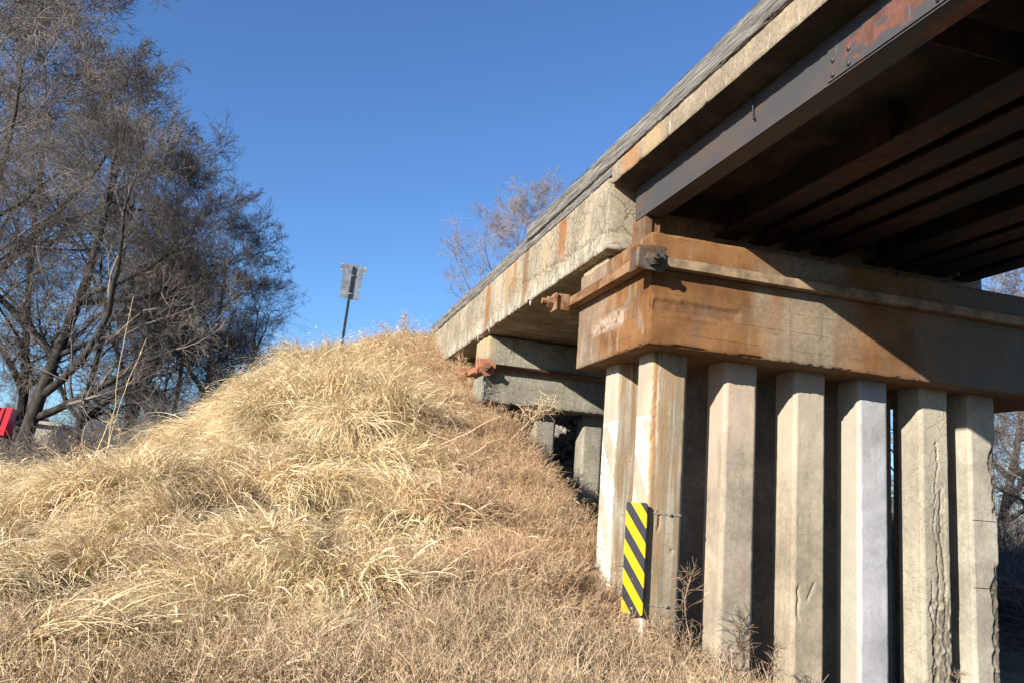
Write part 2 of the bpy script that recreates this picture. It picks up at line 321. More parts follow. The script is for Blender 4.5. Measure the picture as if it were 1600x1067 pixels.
# ------------------------------------------------------------------ object helpers
def thing(name, label, cat, loc=(0, 0, 0), group=None, rz=0.):
    o = bpy.data.objects.new(name, None); o.empty_display_size = .2; COL.objects.link(o); o.location = loc; o.rotation_euler.z = rz
    tag(o, label, cat, group); return o
def tag(o, label=None, cat=None, group=None, kind=None):
    if label: o['label'] = label
    if cat: o['category'] = cat
    if group: o['group'] = group
    if kind: o['kind'] = kind
    return o
def mesh(name, V, Fq, mat, smooth=True, tint=None):
    me = bpy.data.meshes.new(name); V = np.asarray(V, np.float32)
    if isinstance(Fq, np.ndarray):
        k = Fq.shape[1]; me.vertices.add(len(V)); me.vertices.foreach_set('co', V.ravel())
        me.loops.add(Fq.size); me.loops.foreach_set('vertex_index', Fq.astype(np.int32).ravel())
        me.polygons.add(len(Fq)); me.polygons.foreach_set('loop_start', np.arange(0, Fq.size, k, dtype=np.int32))
        me.polygons.foreach_set('loop_total', np.full(len(Fq), k, np.int32))
    else: me.from_pydata([tuple(map(float, v)) for v in V], [], Fq)
    if tint is not None:
        a = me.attributes.new('tint', 'FLOAT', 'POINT'); a.data.foreach_set('value', np.asarray(tint, np.float32))
    me.update(calc_edges=True)
    if smooth: me.polygons.foreach_set('use_smooth', np.ones(len(me.polygons), bool))
    if mat: me.materials.append(mat)
    return me
def wloc(parent): return np.array(parent.location) if parent else np.zeros(3)
def part(name, geo, mat, parent=None, smooth=True, origin=None, tint=None):
    """geo = (verts in world coordinates, faces); the parent's empty must be unrotated"""
    V, Fq = geo; V = np.asarray(V, float)
    if origin is None: origin = V.mean(0)
    origin = np.array(origin, float)
    o = bpy.data.objects.new(name, mesh(name, V-origin, Fq, mat, smooth, tint)); COL.objects.link(o)
    if parent is not None:
        o.parent = parent
        q = parent; off = np.zeros(3)
        while q is not None: off += np.array(q.location); q = q.parent
        o.location = origin-off
    else: o.location = origin
    return o
def join(gs):
    Vs, Fs, k = [], [], 0
    for V, Fq in gs:
        V = np.asarray(V, float); Vs.append(V)
        if isinstance(Fq, np.ndarray): Fs.append(Fq+k)
        else: Fs += [[i+k for i in f] for f in Fq]
        k += len(V)
    V = np.concatenate(Vs)
    if all(isinstance(f, np.ndarray) for f in Fs) and len({f.shape[1] for f in Fs}) == 1: return V, np.concatenate(Fs)
    out = []
    for f in Fs:
        if isinstance(f, np.ndarray): out += f.tolist()
        else: out.append(f)
    return V, out

def rbox(x0, x1, y0, y1, z0, z1, res=.03, chip=.02, rough=.003, bev=.008, feat=None, seed=0):
    """box as six fine grids; displacement depends on position only so the faces stay joined"""
    lo = np.array([x0, y0, z0]); hi = np.array([x1, y1, z1])
    N = np.maximum(1, np.ceil((hi-lo)/(res if np.ndim(res) else np.array([res]*3))).astype(int))
    Vs, Fs, k = [], [], 0; DD = []
    for ax in range(3):
        a, b = [(1, 2), (2, 0), (0, 1)][ax]
        A, B = np.meshgrid(np.linspace(lo[a], hi[a], N[a]+1), np.linspace(lo[b], hi[b], N[b]+1), indexing='ij')
        for side in (0, 1):
            P = np.zeros(A.shape+(3,)); P[..., a] = A; P[..., b] = B; P[..., ax] = (lo, hi)[side][ax]
            P = P.reshape(-1, 3)
            DD.append(np.zeros(len(P)))
            if feat is not None:
                d = feat(ax, side, P)
                if d is not None: DD[-1] = d+0*P[:, 0]
                if d is not None: P2 = P.copy(); P2[:, ax] += d*(1 if side == 0 else -1)
                else: P2 = P
            else: P2 = P
            if rough or chip or bev:
                dd = np.minimum(P-lo, hi-P)
                sg = np.where(P-lo < hi-P, 1., -1.)
                q = P*7; nz = np.stack([fbm(q[:, 0], q[:, 1], q[:, 2], 3, seed+11*i) for i in range(3)], 1)*rough
                cn = np.clip(fbm(P[:, 0]*5, P[:, 1]*5, P[:, 2]*5, 4, seed+50)*1.6-.1, 0, 1)**1.2
                cn = cn+.35*np.clip(vn(P[:, 0]*28, P[:, 1]*28, P[:, 2]*28, seed+60), 0, 1)
                R = max(chip*1.1, bev*1.2, 1e-4)
                cl = np.clip(1-dd/R, 0, 1)
                sh = np.zeros_like(P)
                for i, j in ((0, 1), (1, 2), (0, 2)):
                    e = cl[:, i]*cl[:, j]
                    amt = e*(bev*.6+chip*1.1*cn)
                    sh[:, i] += sg[:, i]*amt; sh[:, j] += sg[:, j]*amt
                P2 = P2+nz+sh
            i0 = (np.arange(N[a])[:, None]*(N[b]+1)+np.arange(N[b])[None]).ravel()
            f = np.stack([i0, i0+N[b]+1, i0+N[b]+2, i0+1], 1)
            if side == 0: f = f[:, ::-1]
            Vs.append(P2); Fs.append(f+k); k += len(P)
    rbox.d = np.concatenate(DD)
    return np.concatenate(Vs), np.concatenate(Fs)
def box(x0, x1, y0, y1, z0, z1, bev=.004):
    """plain bevelled box"""
    return rbox(x0, x1, y0, y1, z0, z1, res=np.array([max((x1-x0)/4, .004), max((y1-y0)/4, .004), max((z1-z0)/4, .004)]), chip=0, rough=0, bev=min(bev, .2*min(x1-x0, y1-y0, z1-z0)))
def prism(pts, ax, a, b):
    """closed polygon pts (two coords in cyclic order after ax) extruded from a to b along ax"""
    o = [(1, 2), (2, 0), (0, 1)][ax]; V = []
    for t in (a, b):
        for p_ in pts:
            v = [0, 0, 0]; v[ax] = t; v[o[0]] = p_[0]; v[o[1]] = p_[1]; V.append(v)
    k = len(pts); Fc = [list(range(k))[::-1], list(range(k, 2*k))]+[[i, (i+1) % k, k+(i+1) % k, k+i] for i in range(k)]
    return np.array(V, float), Fc
def ngon(c, r, k, ph=0.): return [(c[0]+r*math.cos(ph+2*math.pi*i/k), c[1]+r*math.sin(ph+2*math.pi*i/k)) for i in range(k)]
def tubes(P, Rr, sides=3):
    """P (n,k,3) centre lines, Rr (n,k) radii -> verts, quads"""
    n_, k = P.shape[:2]
    T = np.zeros_like(P); T[:, 1:-1] = P[:, 2:]-P[:, :-2]; T[:, 0] = P[:, 1]-P[:, 0]; T[:, -1] = P[:, -1]-P[:, -2]
    T /= np.linalg.norm(T, axis=2, keepdims=True)+1e-9
    ref = np.where(np.abs(T[:, :1, 2:3]) > .9, np.array([1., 0, 0]), np.array([0, 0, 1.]))
    ref = np.broadcast_to(ref, P.shape)
    A = np.cross(T, ref); A /= np.linalg.norm(A, axis=2, keepdims=True)+1e-9; B = np.cross(T, A)
    an = np.arange(sides)*2*math.pi/sides
    V = P[:, :, None]+Rr[:, :, None, None]*(np.cos(an)[None, None, :, None]*A[:, :, None]+np.sin(an)[None, None, :, None]*B[:, :, None])
    i = np.arange(n_)[:, None, None]*k*sides; j = np.arange(k-1)[None, :, None]*sides; s = np.arange(sides)[None, None]
    s2 = (s+1) % sides
    f = np.stack([i+j+s, i+j+s2, i+j+sides+s2, i+j+sides+s], -1).reshape(-1, 4)
    return V.reshape(-1, 3), f
def rod(a, b, r, sides=12, n_=2):
    a, b = np.array(a, float), np.array(b, float)
    V, f = tubes(np.linspace(a, b, n_)[None], np.full((1, n_), r), sides)
    f = f.tolist(); f.append(list(range(sides))); f.append(list(range(sides*(n_-1), sides*n_))[::-1])
    return V, f

# ------------------------------------------------------------------ terrain
LUMPS = [(-3.35, 2.75, .34, .75, .42), (-1.95, 3.55, .26, .8, .4), (-2.2, 5.0, .30, 1.1, .5), (-1.85, 2.1, .30, .65, .4), (-3.9, 3.6, .22, .9, .4), (-5.1, 2.5, .34, .9, .45), (-4.4, 1.7, .24, .6, .4),
         (-4.3, 7.3, .28, 1.1, .5), (-3.2, 6.4, .22, 1.0, .45), (-3.4, 8.2, .14, 1.2, .5), (-4.9, .9, .2, .5, .35), (-3.4, .9, .22, .9, .4), (-2.6, .3, .2, .8, .4), (-1.0, .6, .15, .8, .4), (-5.6, 4.4, .2, .9, .4), (-.9, 1.9, .16, .7, .4), (-1.5, 6.6, .16, .9, .4)]
CAV = [(-3.26, 2.1, .6, .17), (-1.85, 1.5, .45, .15), (-1.2, 3.15, .45, .14), (-5.15, .3, .45, .3), (-4.35, 1.35, .35, .13), (-1.7, 4.25, .5, .13), (-2.4, 2.75, .35, .1), (-4.0, 3.1, .4, .1), (-3.0, 5.55, .5, .14), (-2.5, 1.0, .4, .12), (-5.5, 1.7, .3, .12)]
def cav(x, y): return np.clip(sum(np.exp(-(((x-a)/rx)**2+((y-b-.25*(x-a))/(ry*1.7))**2)) for a, b, rx, ry in CAV), 0, 1)
def terrain0(x, y):
    dx = np.maximum(-0.9-x, 0)*(0.55+0.75*ss(-2.6, -5.0, x)); dy = np.maximum(12.2-y, 0)
    d = np.sqrt(1.6*dx**2+dy**2)
    cone = 1.95-0.425*d-0.3*ss(-3.6, -6, x)-.16*ss(-3.5, -.4, x)*ss(6, 9, y)*ss(.6, -.3, x)-.34*ss(-.9, -2.4, x)*ss(7, 11, y)-.1*ss(-1.0, -2.4, x)
    g = -3.45+1.15*ss(-3.5, 5.5, y)-0.7*ss(9, 16, y)
    k = 0.5
    H1 = np.logaddexp(cone/k*2, g/k*2)*k/2
    H2 = np.minimum(np.maximum(1.2-.6*(11.5-y), -3.45), 1.95)
    H2 = H2*(1-ss(6.5, 12, x))+ss(6.5, 12, x)*-3.2
    w_ = ss(0.1, 1.4, x)
    rr2 = np.hypot(x, y)
    far = 3.6*ss(50, 115, rr2)
    S_ = -3.45+np.clip((-14.0-y)*.6, 0, 5.2)*ss(-5, .5, x)*(1-ss(6.5, 12, x))  # unseen bank behind the camera, added to block sky light under the deck
    return np.maximum(H1*(1-w_)+H2*w_, np.where(y < -12, S_, -9))+far*(1-ss(-2, 1, x)*(1-ss(8, 14, x)))
def terrain(x, y):
    x = np.asarray(x, float); y = np.asarray(y, float)
    h = terrain0(x, y)
    m_ = ss(.9, -.3, x)*ss(12, 9, y)*ss(-9, -7, x)
    for (a, b, hh, rx, ry) in LUMPS:
        u = (x-a)/rx; v = (y-b)/ry
        v = np.where(v < 0, v*2.0, v*.75)          # steep towards the front, gentle behind
        h = h+m_*hh*1.9*np.exp(-(u*u+v*v)**1.4)
    h = h-.34*cav(x, y)+m_*(.16*fbm(x*1.1+3, y*1.5, 0, 3, 5)+.07*vn(x*3, y*4, 0, 9))-.3*ss(-1.6, -.1, x)*ss(2.4, .2, y)
    return h+.03*vn(x*2.3, y*2.3, 0, 3)
def axis(lo, hi, step, far):
    a = np.arange(lo, hi+1e-6, step); e = [hi]; s = step
    while e[-1] < far: s *= 1.35; e.append(e[-1]+s)
    b = [lo]; s = step
    while b[-1] > -far: s *= 1.35; b.append(b[-1]-s)
    return np.concatenate([np.array(b[1:])[::-1], a, np.array(e[1:])])
gx, gy = axis(-9, 8, .08, 900), axis(-4, 14, .08, 900)
X, Y = np.meshgrid(gx, gy, indexing='ij'); Zt = terrain(X, Y)
nx_, ny_ = X.shape; i0 = (np.arange(nx_-1)[:, None]*ny_+np.arange(ny_-1)[None]).ravel()
tag(part('ground', (np.stack([X, Y, Zt], -1).reshape(-1, 3), np.stack([i0, i0+ny_, i0+ny_+1, i0+1], 1)), MT['ground'], origin=(0, 0, 0)), kind='structure')
xr = axis(-20, 20, 1., 600); yr = np.linspace(-12.6, -4.2, 15); XR_, YR_ = np.meshgrid(xr, yr, indexing='ij'); ZR_ = np.maximum(terrain(XR_, YR_), -3.5)*0-3.385
i1 = (np.arange(len(xr)-1)[:, None]*15+np.arange(14)[None]).ravel()
n = NM('asphalt'); MT['asphalt'] = n.out(n.mix(n.mr(n.noise(n.pos(), 4, 6), .3, .7), (.04, .04, .042), (.065, .063, .06)), .9, n.bump(n.noise(n.pos(), 90, 4), .5, .005))
tag(part('road', (np.stack([XR_, YR_, ZR_], -1).reshape(-1, 3), np.stack([i1, i1+15, i1+16, i1+1], 1)), MT['asphalt'], origin=(0, -8, -3.385)), kind='structure')
def ground_z(x, y): return float(terrain(x, y))

# ------------------------------------------------------------------ near pier
HC, DC = 1.187, 2.064
P1 = thing('concrete_pier', 'rust stained concrete pier on thick square piles, nearest to the road', 'bridge pier', (0, 0, -3.6), 'concrete piers of the bridge')
def cap_feat(ax, side, P):
    x, y, z = P.T
    if ax == 1 and side == 0:
        ed = np.minimum(np.minimum(z, HC-z)/.04, 1).clip(0, 1)
        m_ = ss(.01, .05, x+.02*vn(x*30, z*30))*ss(1.06, 1.0, x+.03*vn(x*9, z*40))*ss(.335, .35, z+.012*vn(x*12, z*3))*ss(.475, .462, z+.012*vn(x*15, z*3, 0, 4))
        d = m_*(.022+.006*fbm(x*20, z*20, 0, 2))
        ln = np.exp(-((z-(.275-.003*x)+.006*vn(x*6, 0, 0, 2))/.006)**2)*ss(.1, .3, x)*.008
        ln += np.exp(-((z-.60+.008*vn(x*5, 0, 0, 3))/.005)**2)*ss(1.2, 1.4, x)*.004
        return (d+ln)*ed
    if ax == 0 and side == 0:
        zc = .31+(1.75-y)*.16+.03*vn(y*7, 0, 0, 8)+.012*vn(y*28, 0, 0, 9)
        c_ = np.exp(-((z-zc)/.009)**2)*ss(1.95, 1.6, y)*ss(.02, .15, y)*.02
        m_ = ss(.6, .7, y)*ss(1.6, 1.5, y)*ss(.30, .33, z+.02*vn(y*9, z*9))*ss(.5, .46, z+.02*vn(y*8, z*8, 0, 2))
        return c_+m_*(.01+.012*fbm(y*30, z*30, 0, 2))
cap1 = part('pier_cap', rbox(0, 5.75, 0, DC, 0, HC, .02, .026, .003, .012, cap_feat, 3), MT['cap'], P1, tint=rbox.d*.6)
part('bearing_step', rbox(.02, 5.6, 1.24, DC-.01, HC-.2, 1.252, .04, .02, .003, .006, None, 9), MT['cap2'], cap1)
PW = .4
def pile_geo(x, y, zt, zb, w_=PW, res=.014, feat=None, seed=0, batter=0.):
    """square chamfered pile; feat(face, s, z) -> inward depth; face 0 front -y, 1 right, 2 back, 3 left"""
    ch = .032; nf = max(2, int((w_-2*ch)/res)); nz = int((zt-zb)/(res*1.15))
    ring = []; nr = []; fa = []; sv = []
    c_ = [((ch, 0), (w_-ch, 0), (0, -1)), ((w_, ch), (w_, w_-ch), (1, 0)), ((w_-ch, w_), (ch, w_), (0, 1)), ((0, w_-ch), (0, ch), (-1, 0))]
    for k, (a, b, nn) in enumerate(c_):
        for t in np.linspace(0, 1, nf+1):
            ring.append((a[0]+(b[0]-a[0])*t, a[1]+(b[1]-a[1])*t)); nr.append(nn); fa.append(k); sv.append(t)
        # chamfer midpoint
        a2 = c_[(k+1) % 4][0]; ring.append(((b[0]+a2[0])/2, (b[1]+a2[1])/2)); n2 = c_[(k+1) % 4][2]
        nr.append(((nn[0]+n2[0])*.707, (nn[1]+n2[1])*.707)); fa.append(k+4); sv.append(0.)
    ring = np.array(ring); nr = np.array(nr); fa = np.array(fa); sv = np.array(sv); K = len(ring)
    z = np.linspace(zt, zb, nz+1)
    RX = x+ring[None, :, 0]+np.zeros((nz+1, 1)); RY = y+ring[None, :, 1]+np.zeros((nz+1, 1)); RZ = np.repeat(z[:, None], K, 1)
    d = .0025*fbm(RX*9, RY*9, RZ*9, 3, seed)+.001
    ed = np.isin(fa, (4, 5, 6, 7))[None]*np.clip(fbm(RX*12, RY*12, RZ*9, 3, seed+3)*1.4-.25, 0, 1)*.03
    d = d+ed
    if feat is not None:
        for k in range(8):
            mk = fa == k
            if mk.any():
                q = feat(k, sv[mk][None]+np.zeros((nz+1, 1)), RZ[:, mk])
                if q is not None: d[:, mk] += q
    pile_geo.d = (d-.0035).ravel()
    V = np.stack([RX-nr[None, :, 0]*d, RY-nr[None, :, 1]*d, RZ], -1)
    V[..., 0] += batter*(zt-RZ)
    i = np.arange(nz)[:, None]*K; j = np.arange(K)[None]; j2 = (j+1) % K
    f = np.stack([i+j, i+K+j, i+K+j2, i+j2], -1).reshape(-1, 4)
    return V.reshape(-1, 3), f
def f_p1(k, s, z):
    if k == 7 or k == 3: 
        m_ = (s if k == 3 else 1.)
        return ss(.8, 1., m_+0*z)*ss(-1.0, -.85, z)*.02*np.clip(.4+fbm(z*18, s*4, 0, 3, 4), 0, 1)
    if k == 0:
        e_ = .12+.05*vn(z*9, 0, 0, 2)+.03*vn(z*31, 0, 0, 3)
        a = ss(e_, e_-.05, s)*ss(-1.0, -.9, z)*(.012+.008*fbm(z*25, s*12, 0, 2))
        g_ = np.exp(-((s-.3-.04*vn(z*13, 0, 0, 6))/.03)**2)*ss(-1.62, -1.66, z)*ss(-1.86, -1.8, z)*.02
        g_ += np.exp(-(((s-.8)/.07)**2+((z+2.02)/.02)**2))*.02
        g_ += np.exp(-(((s-.1)/.05)**2+((z+1.8)/.05)**2))*.02
        return a+g_
def f_p3(k, s, z):
    if k == 0:
        c_ = .13+.05*vn(z*14, 0, 0, 2)
        return np.exp(-((s-c_)/.035)**2)*ss(-2.25, -2.32, z)*ss(-2.66, -2.6, z)*.022+np.exp(-((s-.55-(z+2.35)*1.4)/.03)**2)*ss(-2.22, -2.26, z)*ss(-2.46, -2.4, z)*.02+np.exp(-(((s-.1)/.05)**2+((z+1.62)/.05)**2))*.008
def f_p5(k, s, z):
    if k == 0:
        out = 0
        for (c0, a, w_, d_, sd_, z0, z1) in ((.42, .2, .02, .04, 1, -.55, -3.3), (.72, .2, .022, .04, 5, -1.1, -3.3), (.3, .2, .03, .03, 12, -2.1, -3.3)):
            c_ = c0+a*vn(z*1.3, 0, 0, sd_)+.06*np.round(vn(z*9, 0, 0, sd_+1)*2)/2+.03*vn(z*33, 0, 0, sd_+4)
            out = out+np.exp(-((s-c_)/w_)**2)*ss(z0, z0-.1, z)*ss(z1, z1+.1, z)*d_*(.5+.5*np.clip(.5+vn(z*7, 0, 0, sd_+2), 0, 1))
        sp = ss(.48, .52, s+.06*vn(z*22, 0, 0, 3))*ss(.86, .8, s+.05*vn(z*20, 0, 0, 4))*ss(-1.05, -1.1, z)*ss(-2.45, -2.3, z)*.01
        low = ss(.25, .35, s+.1*vn(z*15, s*5, 0, 9))*ss(-2.3, -2.4, z)*(.02+.015*fbm(z*20, s*8, 0, 3, 2))
        return out+sp+low
    if k == 4: return .03*np.clip(.4+fbm(z*6, 0, 0, 3, 1)*1.5, 0, 1)+0*s
def f_p6(k, s, z):
    if k in (0, 4, 1):
        u = s if k == 0 else (1.+0*s if k == 4 else 1.2+0*s)
        e_ = .78+.14*vn(z*4, 0, 0, 3)+.08*vn(z*15, 0, 0, 4)
        a = ss(e_, e_+.05, u)*(ss(-.5, -.6, z)*ss(-1.45, -1.3, z)+ss(-1.9, -2.0, z))*(.03+.02*fbm(z*20, u*8, 0, 3))
        if k == 1: a = a*ss(.5, .1, s)
        return a
xs_p = [.234, 1.082, 1.946, 2.769, 3.610, 4.293]
mats = ['p1', 'p2', 'p3', 'p4', 'p5', 'p6']; feats = [f_p1, None, f_p3, None, f_p5, f_p6]
plab = ['rust streaked pile at the outer corner', 'pinkish beige pile', 'beige pile with a chipped foot', 'smooth bluish white pile', 'deeply cracked cream pile', 'pale pile with a broken edge']
bat = [.0, .0, .0, -.012, -.02, -.02]
for i, x in enumerate(xs_p):
    g = pile_geo(x, .33, .02, -3.75, res=.013 if i in (0, 2, 4, 5) else .02, feat=feats[i], seed=i*7, batter=0)
    part('pile', g, MT[mats[i]], P1, origin=(x+.2, .53, -3.7), tint=pile_geo.d)['label'] = plab[i]
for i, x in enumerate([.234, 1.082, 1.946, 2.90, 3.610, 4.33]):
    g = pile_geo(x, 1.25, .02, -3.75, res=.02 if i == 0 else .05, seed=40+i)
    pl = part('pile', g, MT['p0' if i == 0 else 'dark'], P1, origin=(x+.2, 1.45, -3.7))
    if i == 0: pl['label'] = 'rear pile with worn white painted stripes'
# scored joint wires and a fixing band on the outermost front pile
for z_ in (-1.45, -2.2):
    part('groove_wire', box(4.30, 4.68, .325, .332, z_-.003, z_+.003, .001), MT['post'], P1)
# tie bars through the near pier
def hexnut(c, r, t, ax, sg=-1):
    o = [(1, 2), (2, 0), (0, 1)][ax]
    g = prism(ngon((c[o[0]], c[o[1]]), r, 6, .3), ax, c[ax], c[ax]+sg*t)
    return g
def cylp(c, r, t, ax, sg=-1, k=16):
    o = [(1, 2), (2, 0), (0, 1)][ax]
    return prism(ngon((c[o[0]], c[o[1]]), r, k), ax, c[ax], c[ax]+sg*t)
part('tie_bar', rbox(.05, 5.95, -.125, -.012, .79, .895, .03, .004, .0012, .006, None, 21), MT['barfront'], P1)
part('tie_bar', rbox(-.14, -.012, -.10, 2.2, .785, .905, .03, .004, .001, .006, None, 22), MT['bar'], P1)
part('tie_bar', rbox(-.32, 5.9, 2.075, 2.17, .78, .87, .05, .01, .002, .01, None, 23), MT['bar'], P1)
def br_near():
    # bent plate: a face looking back along the road and a lip round the corner, both thick
    a = rbox(-.235, .085, -.155, -.125, .715, .965, .02, .012, .002, .006, None, 30)
    b = rbox(-.235, -.205, -.125, .02, .70, .955, .02, .01, .002, .005, None, 31)
    c = rbox(-.10, .10, -.15, -.0, .955, .985, .02, .006, .002, .004, None, 32)
    return join([a, b, c])
pb = part('bracket', br_near(), MT['plate'], P1); pb['label'] = 'grey steel corner bracket'
part('nut', hexnut((-.07, -.155, .835), .082, .07, 1), MT['plate'], pb, smooth=False)
part('washer', cylp((-.07, -.225, .835), .056, .012, 1), MT['plate'], pb, smooth=False)
part('rod_end', cylp((-.07, -.237, .835), .036, .05, 1), MT['plate'], pb, smooth=False)
part('rod_end', cylp((-.07, -.287, .835), .015, .008, 1), MT['post'], pb, smooth=False)
rb = part('bracket', join([rbox(-.30, -.14, 2.02, 2.05, .72, .93, .02, .01, .002, .005, None, 33), rbox(-.34, -.31, 1.98, 2.22, .70, .93, .02, .01, .002, .005, None, 34)]), MT['bar'], P1)
part('nut', hexnut((-.34, 2.1, .82), .075, .07, 0), MT['bar'], rb, smooth=False)
part('rod_end', cylp((-.41, 2.1, .82), .04, .07, 0), MT['bar'], rb, smooth=False)

# bearings under the girders
G_X = [(.20, .42), (1.25, 1.56), (1.70, 2.0), (2.14, 2.42), (2.57, 2.91), (3.35, 3.70), (3.84, 4.10), (4.20, 4.57), (4.72, 5.0)]
ZG = 1.605

# ------------------------------------------------------------------ hazard marker on the corner pile
hz0, hz1 = np.array([.092, .512]), np.array([.205, .262])
ctr = (hz0+hz1)/2; dv = hz1-hz0; wv_ = np.linalg.norm(dv); ang = math.atan2(dv[1], dv[0])
HZ = thing('hazard_marker', 'tall narrow sign with slanted yellow and black stripes strapped to the corner pile', 'hazard sign', (float(ctr[0]), float(ctr[1]), -2.11), None, ang)
hw, hh = wv_/2, .545
def rr(hw, hh, r, k=5):
    pts = []
    for (cx, cy, a0) in ((hw-r, hh-r, 0), (-hw+r, hh-r, 90), (-hw+r, -hh+r, 180), (hw-r, -hh+r, 270)):
        for t in range(k+1):
            a = math.radians(a0+90*t/k); pts.append((cx+r*math.cos(a), cy+r*math.sin(a)))
    return pts
def child_local(name, geo, mat, parent, smooth=False, loc=(0, 0, 0)):
    o = bpy.data.objects.new(name, mesh(name, geo[0], geo[1], mat, smooth)); COL.objects.link(o); o.parent = parent; o.location = loc; return o
pts = rr(hh, hw, .022)    # (z, x) order for ax=1
child_local('panel', prism(pts, 1, -.006, .006), MT['hazard'], HZ)
for z_ in (.49, -.49):
    child_local('bolt', prism(ngon((z_, 0.), .011, 8), 1, -.014, -.004), MT['strap'], HZ)
for z_ in (-.5, .42): child_local('bracket', box(-.025, .025, .007, .075, z_, z_+.06), MT['alu'], HZ)
def strap(z_, dz):
    x0, y0, x1, y1, e = .234-.004, .33-.004, .634+.004, .73+.004, .003
    ch = .03
    pl_ = [(x0+ch, y0), (x1-ch, y0), (x1, y0+ch), (x1, y1-ch), (x1-ch, y1), (x0+ch, y1), (x0, y1-ch), (x0, y0+ch)]
    V = []; Fc = []
    cx, cy = (x0+x1)/2, (y0+y1)/2
    for k, (a, b) in enumerate(pl_):
        for s_ in (0, 1):
            for q in (0, 1):
                sx = a+(np.sign(a-cx))*e*s_; sy = b+np.sign(b-cy)*e*s_
                V.append((sx, sy, z_+dz*(a-.4)+(q-.5)*.016))
    for k in range(8):
        a = 4*k; b = 4*((k+1) % 8)
        Fc += [[a+2, a+3, b+3, b+2], [a, a+2, b+2, b], [a+1, b+1, b+3, a+3], [a, b, b+1, a+1]]
    bk = box(.47, .50, .305, .325, z_-.014, z_+.014, .002)
    return join([(np.array(V), Fc), bk])
for z_, dz in ((-1.66, .0), (-2.56, .0)):
    g = strap(z_, dz); V = np.array(g[0]); d = V-np.array([ctr[0], ctr[1], -2.11]); ca, sa = math.cos(-ang), math.sin(-ang)
    V = np.stack([d[:, 0]*ca-d[:, 1]*sa, d[:, 0]*sa+d[:, 1]*ca, d[:, 2]], 1)
    child_local('strap', (V, g[1]), MT['strap'], HZ)

# ------------------------------------------------------------------ concrete slab spans
XR = 5.25
def slab_feat(ax, side, P):
    x, y, z = P.T
    if ax == 0 and side == 0:
        zc = 1.46+.05*(y-1)+.04*vn(y*4, 0, 0, 3)+.015*vn(y*19, 0, 0, 4)
        c_ = np.exp(-((z-zc)/.012)**2)*ss(4.9, 4.2, y)*ss(1., 1.1, y)*.03
        return c_+.006*np.clip(fbm(y*3, z*3, 0, 4, 6)*2, 0, 1)
    if ax == 1 and side == 0:
        zc = 1.47+.02*vn(x*9, 0, 0, 3)
        return np.exp(-((z-zc)/.012)**2)*.025*ss(.9, .6, x)
def vert_cracks(n_=0): pass
S1 = thing('concrete_slab_span', 'cracked concrete slab span with rust streaks beside the steel girders', 'bridge deck', (0, 4, 1.25), 'spans of the bridge deck')
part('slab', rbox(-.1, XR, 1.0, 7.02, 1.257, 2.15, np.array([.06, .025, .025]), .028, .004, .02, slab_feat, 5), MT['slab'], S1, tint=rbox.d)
S2 = thing('concrete_slab_span', 'short cracked slab span running into the grassy bank', 'bridge deck', (0, 9.6, 1.25), 'spans of the bridge deck')
part('slab', rbox(-.1, XR, 7.05, 12.2, 1.25, 2.14, np.array([.06, .03, .03]), .035, .005, .02, None, 15), MT['slab'], S2)
# little lime drips hanging from the soffit edge
for S, y_ in ((S1, 3.9), (S1, 3.94), (S2, 7.1), (S1, 6.3)):
    pp = np.array([[-.085, y_, 1.262], [-.09, y_+.005, 1.24], [-.086, y_+.01, 1.225], [-.08, y_+.012, 1.20-.02*random.random()]])
    V, f = tubes(pp[None], np.array([[.008, .006, .004, .0015]]), 5); part('lime_drip', (V, f), MT['bag'], S)

# ------------------------------------------------------------------ steel girder span
YS = -13.0
S3 = thing('steel_girder_span', 'dark rusty steel girder span carrying the deck over the road', 'bridge deck', (0, -5, 1.6), 'spans of the bridge deck')
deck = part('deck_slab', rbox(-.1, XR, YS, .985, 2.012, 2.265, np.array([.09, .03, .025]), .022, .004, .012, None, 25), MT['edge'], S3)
for i, (a, b) in enumerate(G_X):
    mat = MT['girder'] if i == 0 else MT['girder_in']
    zt = 2.008
    if i == 0:
        g = join([box(a, a+.018, YS, .93, ZG, zt, .002), box(a+.02, b, YS, .93, ZG, ZG+.022, .003)])
        gi = part('girder', g, mat, S3); gi['label'] = 'outer girder with orange rust patches'
        for (ya, yb) in ((-3.9, -2.55),):
            part('splice_plate', box(a-.012, a-.001, ya, yb, ZG+.015, zt-.04, .002), MT['girder'], gi)
            for yy in (-2.62, -2.80, -3.65, -3.8):
                for zz in (ZG+.05, ZG+.17):
                    part('rivet', cylp((a-.012, yy, zz), .017, .012, 0, -1, 10), MT['girder'], gi, smooth=True)
        part('bolt', cylp((a, .80, ZG+.07), .014, .01, 0, -1, 8), MT['girder'], gi)
        part('hanging_wire', tubes(np.array([[[a-.03, -1.55, 2.01], [a-.03, -1.56, 1.92], [a-.028, -1.555, 1.82], [a-.02, -1.57, 1.76]]]), np.array([[.006, .006, .008, .012]]), 6), MT['post'], gi)
    else:
        c_ = (a+b)/2
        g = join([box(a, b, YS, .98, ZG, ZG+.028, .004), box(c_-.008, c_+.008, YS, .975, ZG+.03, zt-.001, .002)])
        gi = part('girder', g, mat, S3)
        for yy in (-8.2, -6.1, -4.0, -1.95, .55):
            part('stiffener', box(a+.01, c_-.009, yy, yy+.014, ZG+.03, zt-.002, .002), mat, gi)
    if i == 0:
        for yy in (-6.1, -4.0, -1.95): part('stiffener', box(a+.021, b-.02, yy, yy+.014, ZG+.024, zt-.002, .002), mat, gi)
